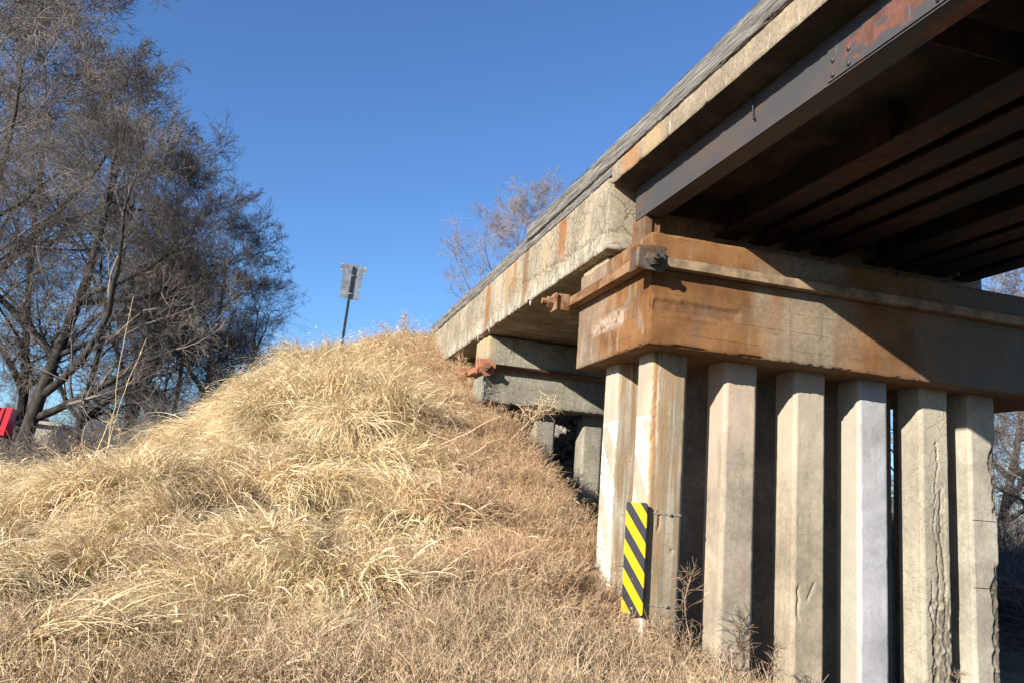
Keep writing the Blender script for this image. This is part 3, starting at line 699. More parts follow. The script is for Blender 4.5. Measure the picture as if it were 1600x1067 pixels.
# diaphragms
for yy in (-7.4, -3.2, .75):
    for i in range(len(G_X)-1):
        c0 = G_X[i][0]+.03 if i == 0 else sum(G_X[i])/2+.009
        c1 = sum(G_X[i+1])/2-.009
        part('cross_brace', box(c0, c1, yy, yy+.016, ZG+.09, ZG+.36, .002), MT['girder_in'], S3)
for i, (a, b) in enumerate(G_X):
    yb0 = .665 if i == 0 else 1.0
    part('bearing', join([box(a+.01, a+.10, yb0, 1.18, HC+.03, ZG-.002, .003), box(a+.02, b-.02, yb0+.03, 1.17, HC+.02, ZG-.004, .003), box(a+.18 if i == 0 else b-.06, a+.2 if i == 0 else b-.03, yb0, yb0+.04, HC+.01, ZG-.02, .002), box(a-.01, b+.02, yb0-.02, 1.2, HC-.005, HC+.03, .003)]), MT['bearing'], P1)

# ------------------------------------------------------------------ timber kerbs lying on the deck edge
def timber(y0, y1, z0, z1, x0, seed, label):
    def ft(ax, side, P):
        x, y, z = P.T
        if ax == 0 and side == 0:
            return .012*np.clip(vn(y*.9, z*30, 0, seed)*1.2, 0, 1)+.006*vn(y*3, z*60, 0, seed+1)
        if ax == 2 and side == 1: return .02*np.clip(vn(x*8, y*1.5, 0, seed+5), 0, 1)
    g = rbox(x0, x0+.24, y0, y1, z0, z1, np.array([.03, .03, .012]), .022, .005, .015, ft, seed)
    V = g[0]; V[:, 2] += .012*vn(V[:, 1]*.5, 0, 0, seed)
    tag(part('timber_kerb', (V, g[1]), MT['timber'], origin=(x0+.12, (y0+y1)/2, z0)), label, 'timber beam', 'weathered timbers along the edge of the bridge deck')
timber(-9.5, -3.4, 2.27, 2.53, -.115, 1, 'weathered grey timber above the red rusted patch of the girder')
timber(-3.38, 4.35, 2.27, 2.53, -.11, 2, 'weathered grey timber on the deck edge above the near pier')
timber(4.1, 12.25, 2.152, 2.40, -.085, 3, 'lower grey timber on the slab edge ending at the bank')
# shim that carries the near timber past the end of the steel span
tag(part('timber_packing', rbox(-.09, .1, .99, 4.33, 2.152, 2.268, .03, .015, .003, .008, None, 71), MT['timber']), 'thin grey packing board under the upper timber, above the cracked slab', 'timber board')

# ------------------------------------------------------------------ ballast on the deck
def stones(n_, fn, smin, smax, seed):
    r = np.random.default_rng(seed); ico = np.array([[0, 0, 1], [.89, 0, .45], [.28, .85, .45], [-.72, .53, .45], [-.72, -.53, .45], [.28, -.85, .45], [.72, .53, -.45], [-.28, .85, -.45], [-.89, 0, -.45], [-.28, -.85, -.45], [.72, -.53, -.45], [0, 0, -1]])
    fc = np.array([[0, 1, 2], [0, 2, 3], [0, 3, 4], [0, 4, 5], [0, 5, 1], [1, 6, 2], [2, 7, 3], [3, 8, 4], [4, 9, 5], [5, 10, 1], [2, 6, 7], [3, 7, 8], [4, 8, 9], [5, 9, 10], [1, 10, 6], [11, 7, 6], [11, 8, 7], [11, 9, 8], [11, 10, 9], [11, 6, 10]])
    V = np.zeros((n_, 12, 3))
    for i in range(n_):
        s = r.uniform(smin, smax); V[i] = ico*(1+r.uniform(-.25, .25, (12, 1)))*s*r.uniform(.6, 1.1, 3); a = r.uniform(0, 6.28); q = V[i].copy()
        V[i, :, 0] = q[:, 0]*math.cos(a)-q[:, 1]*math.sin(a); V[i, :, 1] = q[:, 0]*math.sin(a)+q[:, 1]*math.cos(a)
        V[i] += fn(r)
    f = fc[None]+12*np.arange(n_)[:, None, None]
    return V.reshape(-1, 3), f.reshape(-1, 3)
def fb(r):
    y = r.uniform(-9, 14) if r.random() < .4 else r.uniform(1.5, 12)
    return np.array([r.uniform(.14, .5), y, (2.52 if y < 4.2 else 2.40)+r.uniform(-.05, .055)])
tag(part('ballast', stones(1500, fb, .02, .04, 4), MT['stone'], smooth=False, origin=(0, 0, 2.4)), 'pale ballast stones heaped behind the deck edge timbers', 'ballast', kind='stuff')
tag(part('ballast_bed', rbox(.16, XR-.1, YS, 12.1, 2.275, 2.46, .5, 0, 0, .0), MT['stone']), kind='structure')
def fr(r):
    x = r.uniform(1.0, 6.); y = r.uniform(7.6, 10.4); return np.array([x, y, ground_z(x, y)+.03])
tag(part('riprap', stones(1600, fr, .04, .11, 5), MT['riprap'], smooth=False, origin=(2, 9, 0)), 'pale broken stones on the slope beneath the bridge', 'riprap', kind='stuff')

# ------------------------------------------------------------------ far pier
L2, D2, Z2, H2_ = 6.643, .9, .033, 1.21
P2 = thing('concrete_pier', 'grey concrete pier half buried in dry grass at the bank', 'bridge pier', (0, L2, -.8), 'concrete piers of the bridge')
def cap2_feat(ax, side, P):
    x, y, z = P.T
    if ax == 1 and side == 0:
        return np.exp(-((z-.33+.01*vn(x*5, 0, 0, 2))/.008)**2)*.01*ss(.1, .4, x)+np.clip(fbm(x*4, z*4, 0, 4, 8)-.25, 0, 1)*.03*ss(.0, .3, x)
part('pier_cap', rbox(0, 5.6, L2, L2+D2, Z2, Z2+H2_, .03, .035, .004, .02, cap2_feat, 43), MT['cap2'], P2)
for x in (.1, 1.08, 2.02, 2.96, 3.9, 4.84):
    part('pile', pile_geo(x, L2+.3, Z2+.02, -2.3, res=.025, seed=int(x*10)), MT['cap2'], P2)
part('tie_bar', (lambda g: g)(rod((.06, L2-.075, .665), (5.8, L2-.075, .665), .052, 12)), MT['rod2'], P2)
part('tie_bar', rbox(-.13, -.012, L2-.1, L2+D2+.15, .585, .69, .03, .008, .002, .008, None, 52), MT['bracket2'], P2)
part('tie_bar', rod((-.28, L2+D2+.06, .64), (5.7, L2+D2+.06, .64), .045, 10), MT['rod2'], P2)
b2 = part('bracket', join([rbox(-.2, -.172, L2-.13, L2+.02, .50, .79, .02, .01, .002, .005, None, 53), prism(ngon((.63, -.02), .17, 6, .2), 1, L2-.145, L2-.118), rbox(-.17, -.02, L2-.14, L2-.12, .52, .78, .02, .008, .002, .004, None, 54)]), MT['bracket2'], P2, smooth=False); b2['label'] = 'orange rusted corner bracket'
part('nut', hexnut((-.04, L2-.145, .63), .08, .07, 1), MT['rod2'], b2, smooth=False)
part('rod_end', cylp((-.04, L2-.215, .63), .045, .07, 1), MT['rod2'], b2, smooth=False)
b3 = part('bracket', rbox(-.30, -.15, L2+D2-.02, L2+D2+.01, .52, .76, .02, .01, .002, .005, None, 55), MT['bracket2'], P2)
part('nut', hexnut((-.28, L2+D2+.06, .64), .065, .06, 0), MT['bracket2'], b3, smooth=False)

# ------------------------------------------------------------------ sign at the crest, seen from behind
sx, sy, sz = -2.15, 12.3, ground_z(-2.15, 12.3)
RS = thing('road_sign', 'grey sign seen from behind on a leaning dark post at the hill crest', 'sign', (sx, sy, sz))
top = np.array([-2.095, 12.3, 3.62]); bot = np.array([-2.19, 12.3, sz-.1]); ld = (top-bot)/np.linalg.norm(top-bot)
Vp, fp_ = box(-.032, .032, -.02, .02, 0, float(np.linalg.norm(top-bot)), .004)
sh = np.array([[1, 0, ld[0]/ld[2]], [0, 1, 0], [0, 0, 1]]); tilt = math.atan2(ld[0], ld[2])
ca, sa = math.cos(tilt), math.sin(tilt)
def tl(V): V = np.asarray(V, float); return np.stack([V[:, 0]*ca+V[:, 2]*sa, V[:, 1], -V[:, 0]*sa+V[:, 2]*ca], 1)+bot
LP = float(np.linalg.norm(top-bot))
part('post', (tl(Vp), fp_), MT['post'], RS)
V, f = prism(rr(.1, .31, .03), 1, .03, .036); V[:, 2] += LP-.05; part('name_plate', (tl(V), f), MT['alu'], RS, smooth=False)
V, f = prism(rr(.34, .235, .03), 1, .024, .030); V[:, 2] += LP-.47; part('sign_panel', (tl(V), f), MT['alu'], RS, smooth=False)
for dx, dz in ((-.28, .02), (.28, .02), (-.28, -.12), (.28, -.12)):
    V, f = prism(ngon((LP+dz, dx), .014, 8), 1, .024, .0295); part('bolt', (tl(V), f), MT['bag'], RS, smooth=False)
for dz in (-.25, -.7):
    V, f = box(-.045, .045, -.026, .022, LP+dz, LP+dz+.03, .003); part('clamp', (tl(V), f), MT['alu'], RS)

# ------------------------------------------------------------------ buildings beyond the trees
B1 = thing('red_roofed_building', 'low tan building with a red ribbed metal roof edge behind the trunks', 'building', (-18.5, 41, -3.4))
part('wall', rbox(-24, -15.95, 38.3, 46, -3.4, -.45, 1., 0, 0, 0), MT['tanwall'], B1)
rf = part('roof', (np.array([[-24.4, 37.6, -.4], [-15.75, 37.6, -.4], [-15.75, 38.3, .95], [-24.4, 38.3, .95], [-24.4, 46.4, -.4], [-15.75, 46.4, -.4], [-15.75, 45.6, .95], [-24.4, 45.6, .95]], float), [[0, 1, 2, 3], [1, 5, 6, 2], [5, 4, 7, 6], [4, 0, 3, 7], [3, 2, 6, 7], [1, 0, 4, 5]]), MT['red'], B1, smooth=False)
for k in range(37):
    x = -24.2+k*.225
    part('rib', (np.array([[x, 37.55, -.4], [x+.05, 37.55, -.4], [x+.05, 38.25, .95], [x, 38.25, .95], [x, 37.6, -.42], [x+.05, 37.6, -.42], [x+.05, 38.31, .94], [x, 38.31, .94]]), [[0, 1, 2, 3], [0, 4, 5, 1], [1, 5, 6, 2], [3, 2, 6, 7], [0, 3, 7, 4]]), MT['redrib'], rf, smooth=False)
for k in range(3): 
    w1 = part('window', box(-22.8+k*2.4, -21.6+k*2.4, 38.24, 38.3, -2.6, -1.3, .01), MT['palewall'], B1); part('pane', box(-22.7+k*2.4, -21.7+k*2.4, 38.225, 38.238, -2.5, -1.4, .004), MT['darkglass'], w1)
B2 = thing('pale_building', 'pale block walled shed half hidden behind the tree trunks', 'building', (-13.5, 40, -3.4))
part('wall', rbox(-14.9, -13.7, 38.6, 43, -3.4, .35, 1., 0, 0, 0), MT['palewall'], B2)
part('roof', (np.array([[-15.1, 38.3, .34], [-13.5, 38.3, .30], [-13.5, 43.3, .30], [-15.1, 43.3, .34], [-15.1, 38.3, .5], [-13.5, 38.3, .44], [-13.5, 43.3, .44], [-15.1, 43.3, .5]], float), [[0, 1, 5, 4], [1, 2, 6, 5], [2, 3, 7, 6], [3, 0, 4, 7], [4, 5, 6, 7], [3, 2, 1, 0]]), MT['palewall'], B2, smooth=False)
part('door', box(-14.6, -13.95, 38.55, 38.6, -3.4, -1.3, .01), MT['darkglass'], B2)

# ------------------------------------------------------------------ bare trees
def unit(v):
    l = math.sqrt(v[0]**2+v[1]**2+v[2]**2)+1e-9; return (v[0]/l, v[1]/l, v[2]/l)
def grow_tree(seed, height=11., spread=1., trunk_r=.24, lean=(0, 0), levels=5, dens=1., start_fork=.22, limbs=None, tw=.0048, env=.27):
    rd = random.Random(seed); lines = [[] for _ in range(levels+1)]
    def curve(p, d, L, r, lev, k):
        seg = L/k; pts = [p]; rads = [r]; wig = (.05, .13, .15, .16, .15, .12)[lev]
        up = (.02, .07, .05, .04, .03, .03)[lev]
        for i in range(k):
            d = unit((d[0]+rd.gauss(0, wig), d[1]+rd.gauss(0, wig), d[2]+rd.gauss(0, wig)+up-(.05 if lev == 2 else 0)))
            p = (p[0]+d[0]*seg, p[1]+d[1]*seg, p[2]+d[2]*seg); pts.append(p)
            t = (i+1)/k; rads.append(r*(1-t*(.8 if lev == 0 else .86 if lev < 4 else .7)))
        return pts, rads
    def side(d, ang):
        a = rd.uniform(0, 6.283); q = (rd.gauss(0, 1), rd.gauss(0, 1), rd.gauss(0, 1))
        dt = q[0]*d[0]+q[1]*d[1]+q[2]*d[2]; q = unit((q[0]-dt*d[0], q[1]-dt*d[1], q[2]-dt*d[2]))
        return unit(tuple(d[i]*math.cos(ang)+q[i]*math.sin(ang) for i in range(3)))
    NCH = (9, 9, 9, 8, 5); KS = (10, 9, 7, 5, 3, 2)
    def rec(p, d, L, r, lev):
        if lev >= 2 and (math.hypot(p[0], p[1])/(env*height))**2+((p[2]-.47*height)/(.47*height))**2 > 1: return
        if 1 <= lev <= 3:
            for _ in range(6 if lev < 3 else 2):
                e_ = tuple(p[i]+d[i]*L for i in range(3))
                if (math.hypot(e_[0], e_[1])/(env*height))**2+((e_[2]-.47*height)/(.47*height))**2 < 1.15: break
                L *= .84; r *= .95
        k = KS[lev]; pts, rads = curve(p, d, L, r, lev, k); lines[lev].append((pts, rads))
        if lev >= levels: return
        nc = NCH[lev]*dens
        nc = int(nc)+(rd.random() < nc-int(nc))
        for c_ in range(nc):
            t = rd.uniform(start_fork if lev == 0 else .12, 1.) if c_ else .99
            i = min(k-1, int(t*k)); fr_ = t*k-i
            q = tuple(pts[i][j]+(pts[i+1][j]-pts[i][j])*fr_ for j in range(3))
            dd = unit(tuple(pts[i+1][j]-pts[i][j] for j in range(3)))
            rr_ = rads[i]+(rads[i+1]-rads[i])*fr_
            nd = side(dd, math.radians(rd.uniform(28, 68) if t < .95 else rd.uniform(5, 25)))
            if lev <= 1: nd = unit((nd[0]*spread, nd[1]*spread, abs(nd[2])*.8+.05))
            Ls = (.50, .56, .58, .62, .75)[lev]*rd.uniform(.6, 1.15)*(1.15-.5*t)
            nr_ = max(rr_*rd.uniform(.42, .68), tw*(1.9, 1.9, 1.8, 1.3, .8)[lev])
            rec(q, nd, L*Ls, nr_, lev+1)
    rec((0, 0, -.3), unit((lean[0], lean[1], 1)), height*.62, trunk_r, 0)
    if limbs:
        tr_ = lines[0][0][0]
        for (h, d, L, r) in limbs: rec(min(tr_, key=lambda q: abs(q[2]-h)), unit(d), L, r, 1)
    return lines
def tree_mesh(seed, **k):
    L = grow_tree(seed, **k)
    def tb(levs, sides):
        gs = []
        for lv in levs:
            if not L[lv]: continue
            P_ = np.array([a for a, b in L[lv]]); R2 = np.array([b for a, b in L[lv]])
            gs.append(tubes(P_, R2, sides[lv]))
        return join(gs)
    S_ = (12, 8, 5, 3, 3, 3)
    T = tb((0, 1), S_); C_ = tb(range(2, len(L)), S_)
    tips = np.array([b[0][-1] for b in L[-1]])
    return mesh('tree_trunk', T[0], T[1], MT['bark']), C_, tips
TM = {}; HT = {}
for nm, a in dict(a=dict(seed=3, height=15.5, spread=1.15, trunk_r=.19, lean=(-.03, .03), limbs=[(2.6, (1, -.1, .9), 6.5, .11), (3.6, (-.8, .3, .9), 6., .10)], dens=.92),
                  b=dict(seed=14, height=13.5, spread=1.2, trunk_r=.115, lean=(.04, -.03), limbs=[(1.8, (1, .2, .8), 5.5, .07)], env=.30, dens=.95),
                  c=dict(seed=21, height=10.0, spread=1.25, trunk_r=.10, lean=(-.03, .0), dens=.95, env=.33)).items():
    tm, cg, tips = tree_mesh(**a)
    TM[nm] = (tm, mesh('tree_crown', cg[0], cg[1], MT['twig']), tips, cg); HT[nm] = float(np.percentile(tips[:, 2], 99)); print(nm, HT[nm], np.percentile(tips[:, 0], [2, 98]))
print('crown quads', {k: len(v[1].polygons) for k, v in TM.items()})
TM['r'] = (TM['b'][0], mesh('red_tree_crown', TM['b'][3][0], TM['b'][3][1], MT['redtwig']), TM['b'][2], None)
def tree(kind, x, y, s, rz, label, group='bare trees on the left behind the grassy bank', z=None, cat='tree'):
    z = ground_z(x, y) if z is None else z
    t = thing('bare_tree', label, cat, (x, y, z), group, rz); t.scale = (s, s, s)
    for nm, me in (('trunk', TM[kind][0]), ('crown', TM[kind][1])):
        o = bpy.data.objects.new(nm, me); COL.objects.link(o); o.parent = t
    return t
def bpx(px, py, y):
    d = F_+R_*(px-800)/FPX+U_*(533.5-py)/FPX; return CAM+d*(y-CAM[1])/d[1]
for k, px_, top_, y_, rz_, lb in (
        ('a', 32, 20, 14.4, 0., 'large bare tree with the thickest dark trunk in front of the red roof edge'),
        ('b', -110, -190, 16.0, 2.4, 'tall bare tree cut by the left edge of the photo'),
        ('b', 110, 110, 16.8, .3, 'bare tree just right of the thickest dark trunk'),
        ('a', -50, -60, 21.5, 2.6, 'bare tree standing farthest back behind the thickest trunk'),
        ('b', 30, -40, 19.0, 4.1, 'tall bare tree behind the thickest trunk, its top near the upper edge of the photo'),
        ('a', 180, 215, 19.5, -1.3, 'bare tree in the middle of the thicket, its top below the tallest crowns'),
        ('b', 262, 262, 18.5, -.6, 'bare tree right of the thicket middle with a rounded crown'),
        ('a', 322, 325, 20.5, 1.3, 'bare tree low behind the slope of dry grass'),
        ('b', 378, 400, 17.5, 5.4, 'low bare tree at the right of the thicket with some dead leaves, nearest the sign'),
        ('b', 255, 440, 16.0, 5.0, 'smallest bare tree, low behind the grass edge')):
    q = bpx(px_, 700, y_); gz_ = ground_z(q[0], y_); tp_ = bpx(px_, top_, y_)[2]
    tree(k, float(q[0]), y_, (tp_-gz_)/HT[k], rz_, lb)
# dry leaves that still hang on the right-hand tree
r = np.random.default_rng(3); tp = TM['b'][2]; tp = tp[r.permutation(len(tp))[:1400]]
def leafmesh(tp, s=.028, k=3):
    V = []; n_ = len(tp)*k; c_ = np.repeat(tp, k, 0)+r.normal(0, .04, (n_, 3)); u = r.normal(size=(n_, 3)); u /= np.linalg.norm(u, axis=1, keepdims=True); v = np.cross(u, r.normal(size=(n_, 3))); v /= np.linalg.norm(v, axis=1, keepdims=True)
    s_ = r.uniform(.5, 1.2, (n_, 1))*s
    V = np.stack([c_-u*s_, c_+v*s_*.6, c_+u*s_, c_-v*s_*.6], 1).reshape(-1, 3)
    return V, np.arange(n_*4).reshape(-1, 4), np.repeat(r.random(n_), 4)
V, f, t_ = leafmesh(tp)
lm = mesh('leaves', V, f, MT['leaf'], False, t_)
lv = bpy.data.objects.new('dead_leaves', lm); COL.objects.link(lv); lv['kind'] = 'stuff'
lv.parent = [o for o in bpy.data.objects if o.name.startswith('bare_tree') and 'dead leaves' in o['label']][0]
# reddish tree behind the far end of the bridge
tree('r', 4.4, 22.5, 9.9/HT['b'], 1.4, 'reddish bare treetop showing above the far end of the bridge', group=None, z=1.0)
tree('r', 7.4, 24., 10.4/HT['b'], 2.4, 'reddish bare treetop farther right, just above the deck timber', group=None, z=1.4)
# trees seen past the right end of the pier
gr = 'bare trees beyond the right end of the pier'
for (k, x, y, s, rz, lb) in (('c', 15.5, 7.5, 1.1, .5, 'bare tree nearest behind the last pile on the right'), ('b', 19.0, 11.5, 1.0, 2., 'bare tree seen in the gap between girders and pier cap'), ('a', 23.5, 12., .95, 4., 'bare tree cut by the right edge of the photo'),
                             ('c', 13.2, 12., 1.0, 3., 'thin bare tree seen between two piles'), ('b', 28., 20., 1.3, 1., 'bare tree farthest away beyond the pier'), ('a', 21., 16., 1.05, 5., 'big bare tree behind the end of the last girder'), ('c', 18.6, 6.0, 1.15, 1.9, 'slim bare tree leaning at the right picture edge'), ('c', 11.5, 16., 1.2, .2, 'bare tree behind the middle piles')):
    tree(k, x, y, s, rz, lb, gr)

# ------------------------------------------------------------------ grasses: clump meshes scattered by geometry nodes
def blades(n_, rad, L0, L1, w0, w1, th0, th1, cu0, cu1, az_sd, seed, K=5, droop=0.):
    """curved tapering blades that lean mostly towards +x"""
    r = np.random.default_rng(seed)
    a = r.uniform(0, 6.283, n_); q = rad*np.sqrt(r.random(n_)); root = np.stack([q*np.cos(a), q*np.sin(a), np.full(n_, -.04)], 1)
    az = r.normal(0, az_sd, n_); L = r.uniform(L0, L1, n_); w_ = r.uniform(w0, w1, n_)
    th = r.uniform(th0, th1, n_); cu = r.uniform(cu0, cu1, n_)
    P = np.zeros((n_, K+1, 3)); P[:, 0] = root; sl = L/K
    for i in range(K):
        az = az+r.normal(0, .16, n_); A = th+cu*((i+.5)/K)**1.2
        P[:, i+1] = P[:, i]+np.stack([np.sin(A)*np.cos(az), np.sin(A)*np.sin(az), np.cos(A)], 1)*sl[:, None]
    tw = az+r.normal(0, .9, n_); S = np.stack([-np.sin(tw), np.cos(tw), r.normal(0, .35, n_)], 1); S /= np.linalg.norm(S, axis=1, keepdims=True)
    t = np.linspace(0, 1, K+1); pr = np.clip(np.minimum(.45+t*2.2, (1-t)*1.6+.06), 0, 1)
    W = w_[:, None]*pr[None]*.5
    V = np.stack([P-S[:, None]*W[..., None], P+S[:, None]*W[..., None]], 2)     # n,K+1,2,3
    b = (np.arange(n_)*(K+1)*2)[:, None]+np.arange(K)[None]*2
    f = np.stack([b, b+1, b+3, b+2], -1).reshape(-1, 4)
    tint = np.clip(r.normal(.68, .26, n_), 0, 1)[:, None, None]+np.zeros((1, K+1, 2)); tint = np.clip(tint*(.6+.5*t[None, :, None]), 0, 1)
    return V.reshape(-1, 3), f, tint.ravel(), P
def leaves(P, n_, L0, L1, w0, w1, seed):
    r = np.random.default_rng(seed); K = 4; si = r.integers(0, len(P), n_); sj = r.integers(2, P.shape[1], n_)
    Q = np.zeros((n_, K+1, 3)); Q[:, 0] = P[si, sj]+r.normal(0, .01, (n_, 3)); d = r.normal(size=(n_, 3)); d[:, 2] = d[:, 2]*.6-.2; d /= np.linalg.norm(d, axis=1, keepdims=True)
    L = r.uniform(L0, L1, n_)
    for i in range(K):
        d = d+np.array([0, 0, -.16])+r.normal(0, .22, d.shape); d /= np.linalg.norm(d, axis=1, keepdims=True); Q[:, i+1] = Q[:, i]+d*(L/K)[:, None]
    S = np.cross(d, r.normal(size=(n_, 3))); S /= np.linalg.norm(S, axis=1, keepdims=True); W = (r.uniform(w0, w1, n_)[:, None]*np.array([.3, .9, 1., .75, .08])[None])*.5
    V = np.stack([Q-S[:, None]*W[..., None], Q+S[:, None]*W[..., None]], 2).reshape(-1, 3); b = (np.arange(n_)*(K+1)*2)[:, None]+np.arange(K)[None]*2
    return V, np.stack([b, b+1, b+3, b+2], -1).reshape(-1, 4), np.repeat(np.clip(r.normal(.62, .25, n_), 0, 1), 2*(K+1))
def heads(P, sel, L, rr_, seed):
    """fuzzy seed heads along the ends of some blades"""
    r = np.random.default_rng(seed); e = P[sel, -1]; d = P[sel, -1]-P[sel, -2]; d /= np.linalg.norm(d, axis=1, keepdims=True)
    K = 6; n_ = len(sel); Q = np.zeros((n_, K, 3)); Q[:, 0] = e
    for i in range(1, K):
        d = d+np.array([0, 0, -.22]); d /= np.linalg.norm(d, axis=1, keepdims=True); Q[:, i] = Q[:, i-1]+d*L/(K-1)
    pr = np.array([.35, 1, 1, .9, .7, .15]); V, f = tubes(Q, (rr_*pr)[None]*r.uniform(.7, 1.2, (n_, 1)), 5)
    V = V+r.normal(0, rr_*.3, V.shape)
    # bristles
    m_ = 26; c_ = Q[:, r.integers(0, K, m_)].reshape(-1, 3); u = r.normal(size=c_.shape); u /= np.linalg.norm(u, axis=1, keepdims=True); tip = c_+u*rr_*2.4
    s_ = np.cross(u, r.normal(size=c_.shape)); s_ /= np.linalg.norm(s_, axis=1, keepdims=True); s_ *= .0012
    V2 = np.stack([c_-s_, c_+s_, tip+s_*.3, tip-s_*.3], 1).reshape(-1, 3); f2 = np.arange(len(V2)).reshape(-1, 4)+len(V)
    return np.concatenate([V, V2]), np.concatenate([f, f2])
def cat_(parts):
    Vs, Fs, Ts, k = [], [], [], 0
    for V, f, t in parts: Vs.append(V); Fs.append(f+k); Ts.append(t); k += len(V)
    return np.concatenate(Vs), np.concatenate(Fs), np.concatenate(Ts)
def weed(seed, n_=26, H=.55, rad=.2, wid=.0022, spread=.6, fluff=0):
    r = np.random.default_rng(seed); parts = []
    a = r.uniform(0, 6.28, n_); q = rad*np.sqrt(r.random(n_)); P = np.zeros((n_, 7, 3)); P[:, 0] = np.stack([q*np.cos(a), q*np.sin(a), np.full(n_, -.03)], 1)
    d = np.stack([r.normal(.25, spread, n_), r.normal(0, spread, n_), np.ones(n_)], 1); L = r.uniform(.5, 1.1, n_)*H/6
    for i in range(6):
        d = d+r.normal(0, .28, d.shape)+np.array([.07, 0, -.05]); d /= np.linalg.norm(d, axis=1, keepdims=True); P[:, i+1] = P[:, i]+d*L[:, None]
    V, f = tubes(P, np.linspace(wid*1.3, wid*.7, 7)[None]+np.zeros((n_, 1)), 3); parts.append((V, f, np.repeat(r.random(n_), 21)))
    m_ = n_*9; si = r.integers(0, n_, m_); sj = r.integers(1, 6, m_); st = P[si, sj]; d = P[si, sj+1]-P[si, sj]; d /= np.linalg.norm(d, axis=1, keepdims=True)
    d = d+r.normal(0, .7, d.shape); Q = np.zeros((m_, 4, 3)); Q[:, 0] = st; l = r.uniform(.05, .19, m_)*H/.55/3
    for i in range(3):
        d = d+r.normal(0, .35, d.shape); d /= np.linalg.norm(d, axis=1, keepdims=True); Q[:, i+1] = Q[:, i]+d*l[:, None]
    V, f = tubes(Q, np.linspace(wid*.8, wid*.45, 4)[None]+np.zeros((m_, 1)), 3); parts.append((V, f, np.repeat(r.random(m_), 12)))
    k = m_*(1+fluff); c_ = Q[r.integers(0, m_, k), r.integers(1, 4, k)]+r.normal(0, .006, (k, 3)); u = r.normal(size=c_.shape); u /= np.linalg.norm(u, axis=1, keepdims=True); v = np.cross(u, r.normal(size=c_.shape)); v /= np.linalg.norm(v, axis=1, keepdims=True)
    s_ = r.uniform(.0018, .0045, (k, 1)); V = np.stack([c_-u*s_, c_+v*s_*.5, c_+u*s_*1.6, c_-v*s_*.5], 1).reshape(-1, 3)
    parts.append((V, np.arange(len(V)).reshape(-1, 4), np.repeat(np.clip(r.normal(.75, .2, k), 0, 1), 4)))
    return cat_(parts)
def src(coll, name, g, mat):
    me = mesh(name, g[0], g[1], mat, False, g[2]); o = bpy.data.objects.new(name, me); coll.objects.link(o)
CS = bpy.data.collections.new('straw_sources'); CW = bpy.data.collections.new('weed_sources'); CF = bpy.data.collections.new('foxtail_sources')
for i in range(7):
    s_ = 100+i*10
    V, f, t_, P_ = blades(75, .17, .35, .75, .006, .016, .1, .8, 1.1, 2.4, .55, s_, 6)
    V2, f2, t2, P2_ = blades(60, .22, .14, .36, .007, .017, .3, 1.4, .3, 1.9, 1.6, s_+1)
    g = cat_([(V, f, t_), (V2, f2, t2), leaves(P_, 14, .05, .16, .006, .012, s_)]); src(CS, 'straw_tuft_%02d' % i, g, MT['straw'])
for i in range(5): src(CW, 'weed_tuft_%02d' % i, weed(300+i, 30, .5, .22, .0022, .6), MT['weed'])
for i in range(3): src(CW, 'weed_tuft_grey_%02d' % i, weed(330+i, 34, .6, .22, .0022, .6, 1), MT['greyweed'])
for i in range(4):
    V, f, t_, P_ = blades(16, .12, .6, 1.05, .0028, .005, .1, .6, .7, 1.5, .5, 400+i, 7)
    hv, hf = heads(P_, np.arange(7), .07, .0042, i); V3, f3, t3, _ = blades(26, .15, .3, .6, .005, .011, .2, .8, .8, 1.8, .8, 420+i)
    src(CF, 'foxtail_tuft_%02d' % i, cat_([(V, f, t_), (hv, hf, np.full(len(hv), .62)), (V3, f3, t3)]), MT['straw'])
CM = bpy.data.collections.new('mound_sources')
for i in range(4):
    V, f, t_, P_ = blades(620, .30, .6, 1.25, .0065, .0145, .0, .7, 1.5, 2.9, .6, 600+i, 9)
    V2, f2, t2, _ = blades(160, .34, .2, .5, .008, .018, .2, 1.2, .5, 2.2, 1.4, 640+i)
    src(CM, 'mound_tuft_%02d' % i, cat_([(V, f, t_), (V2, f2, t2), leaves(P_, 110, .06, .2, .006, .0135, i)]), MT['straw'])
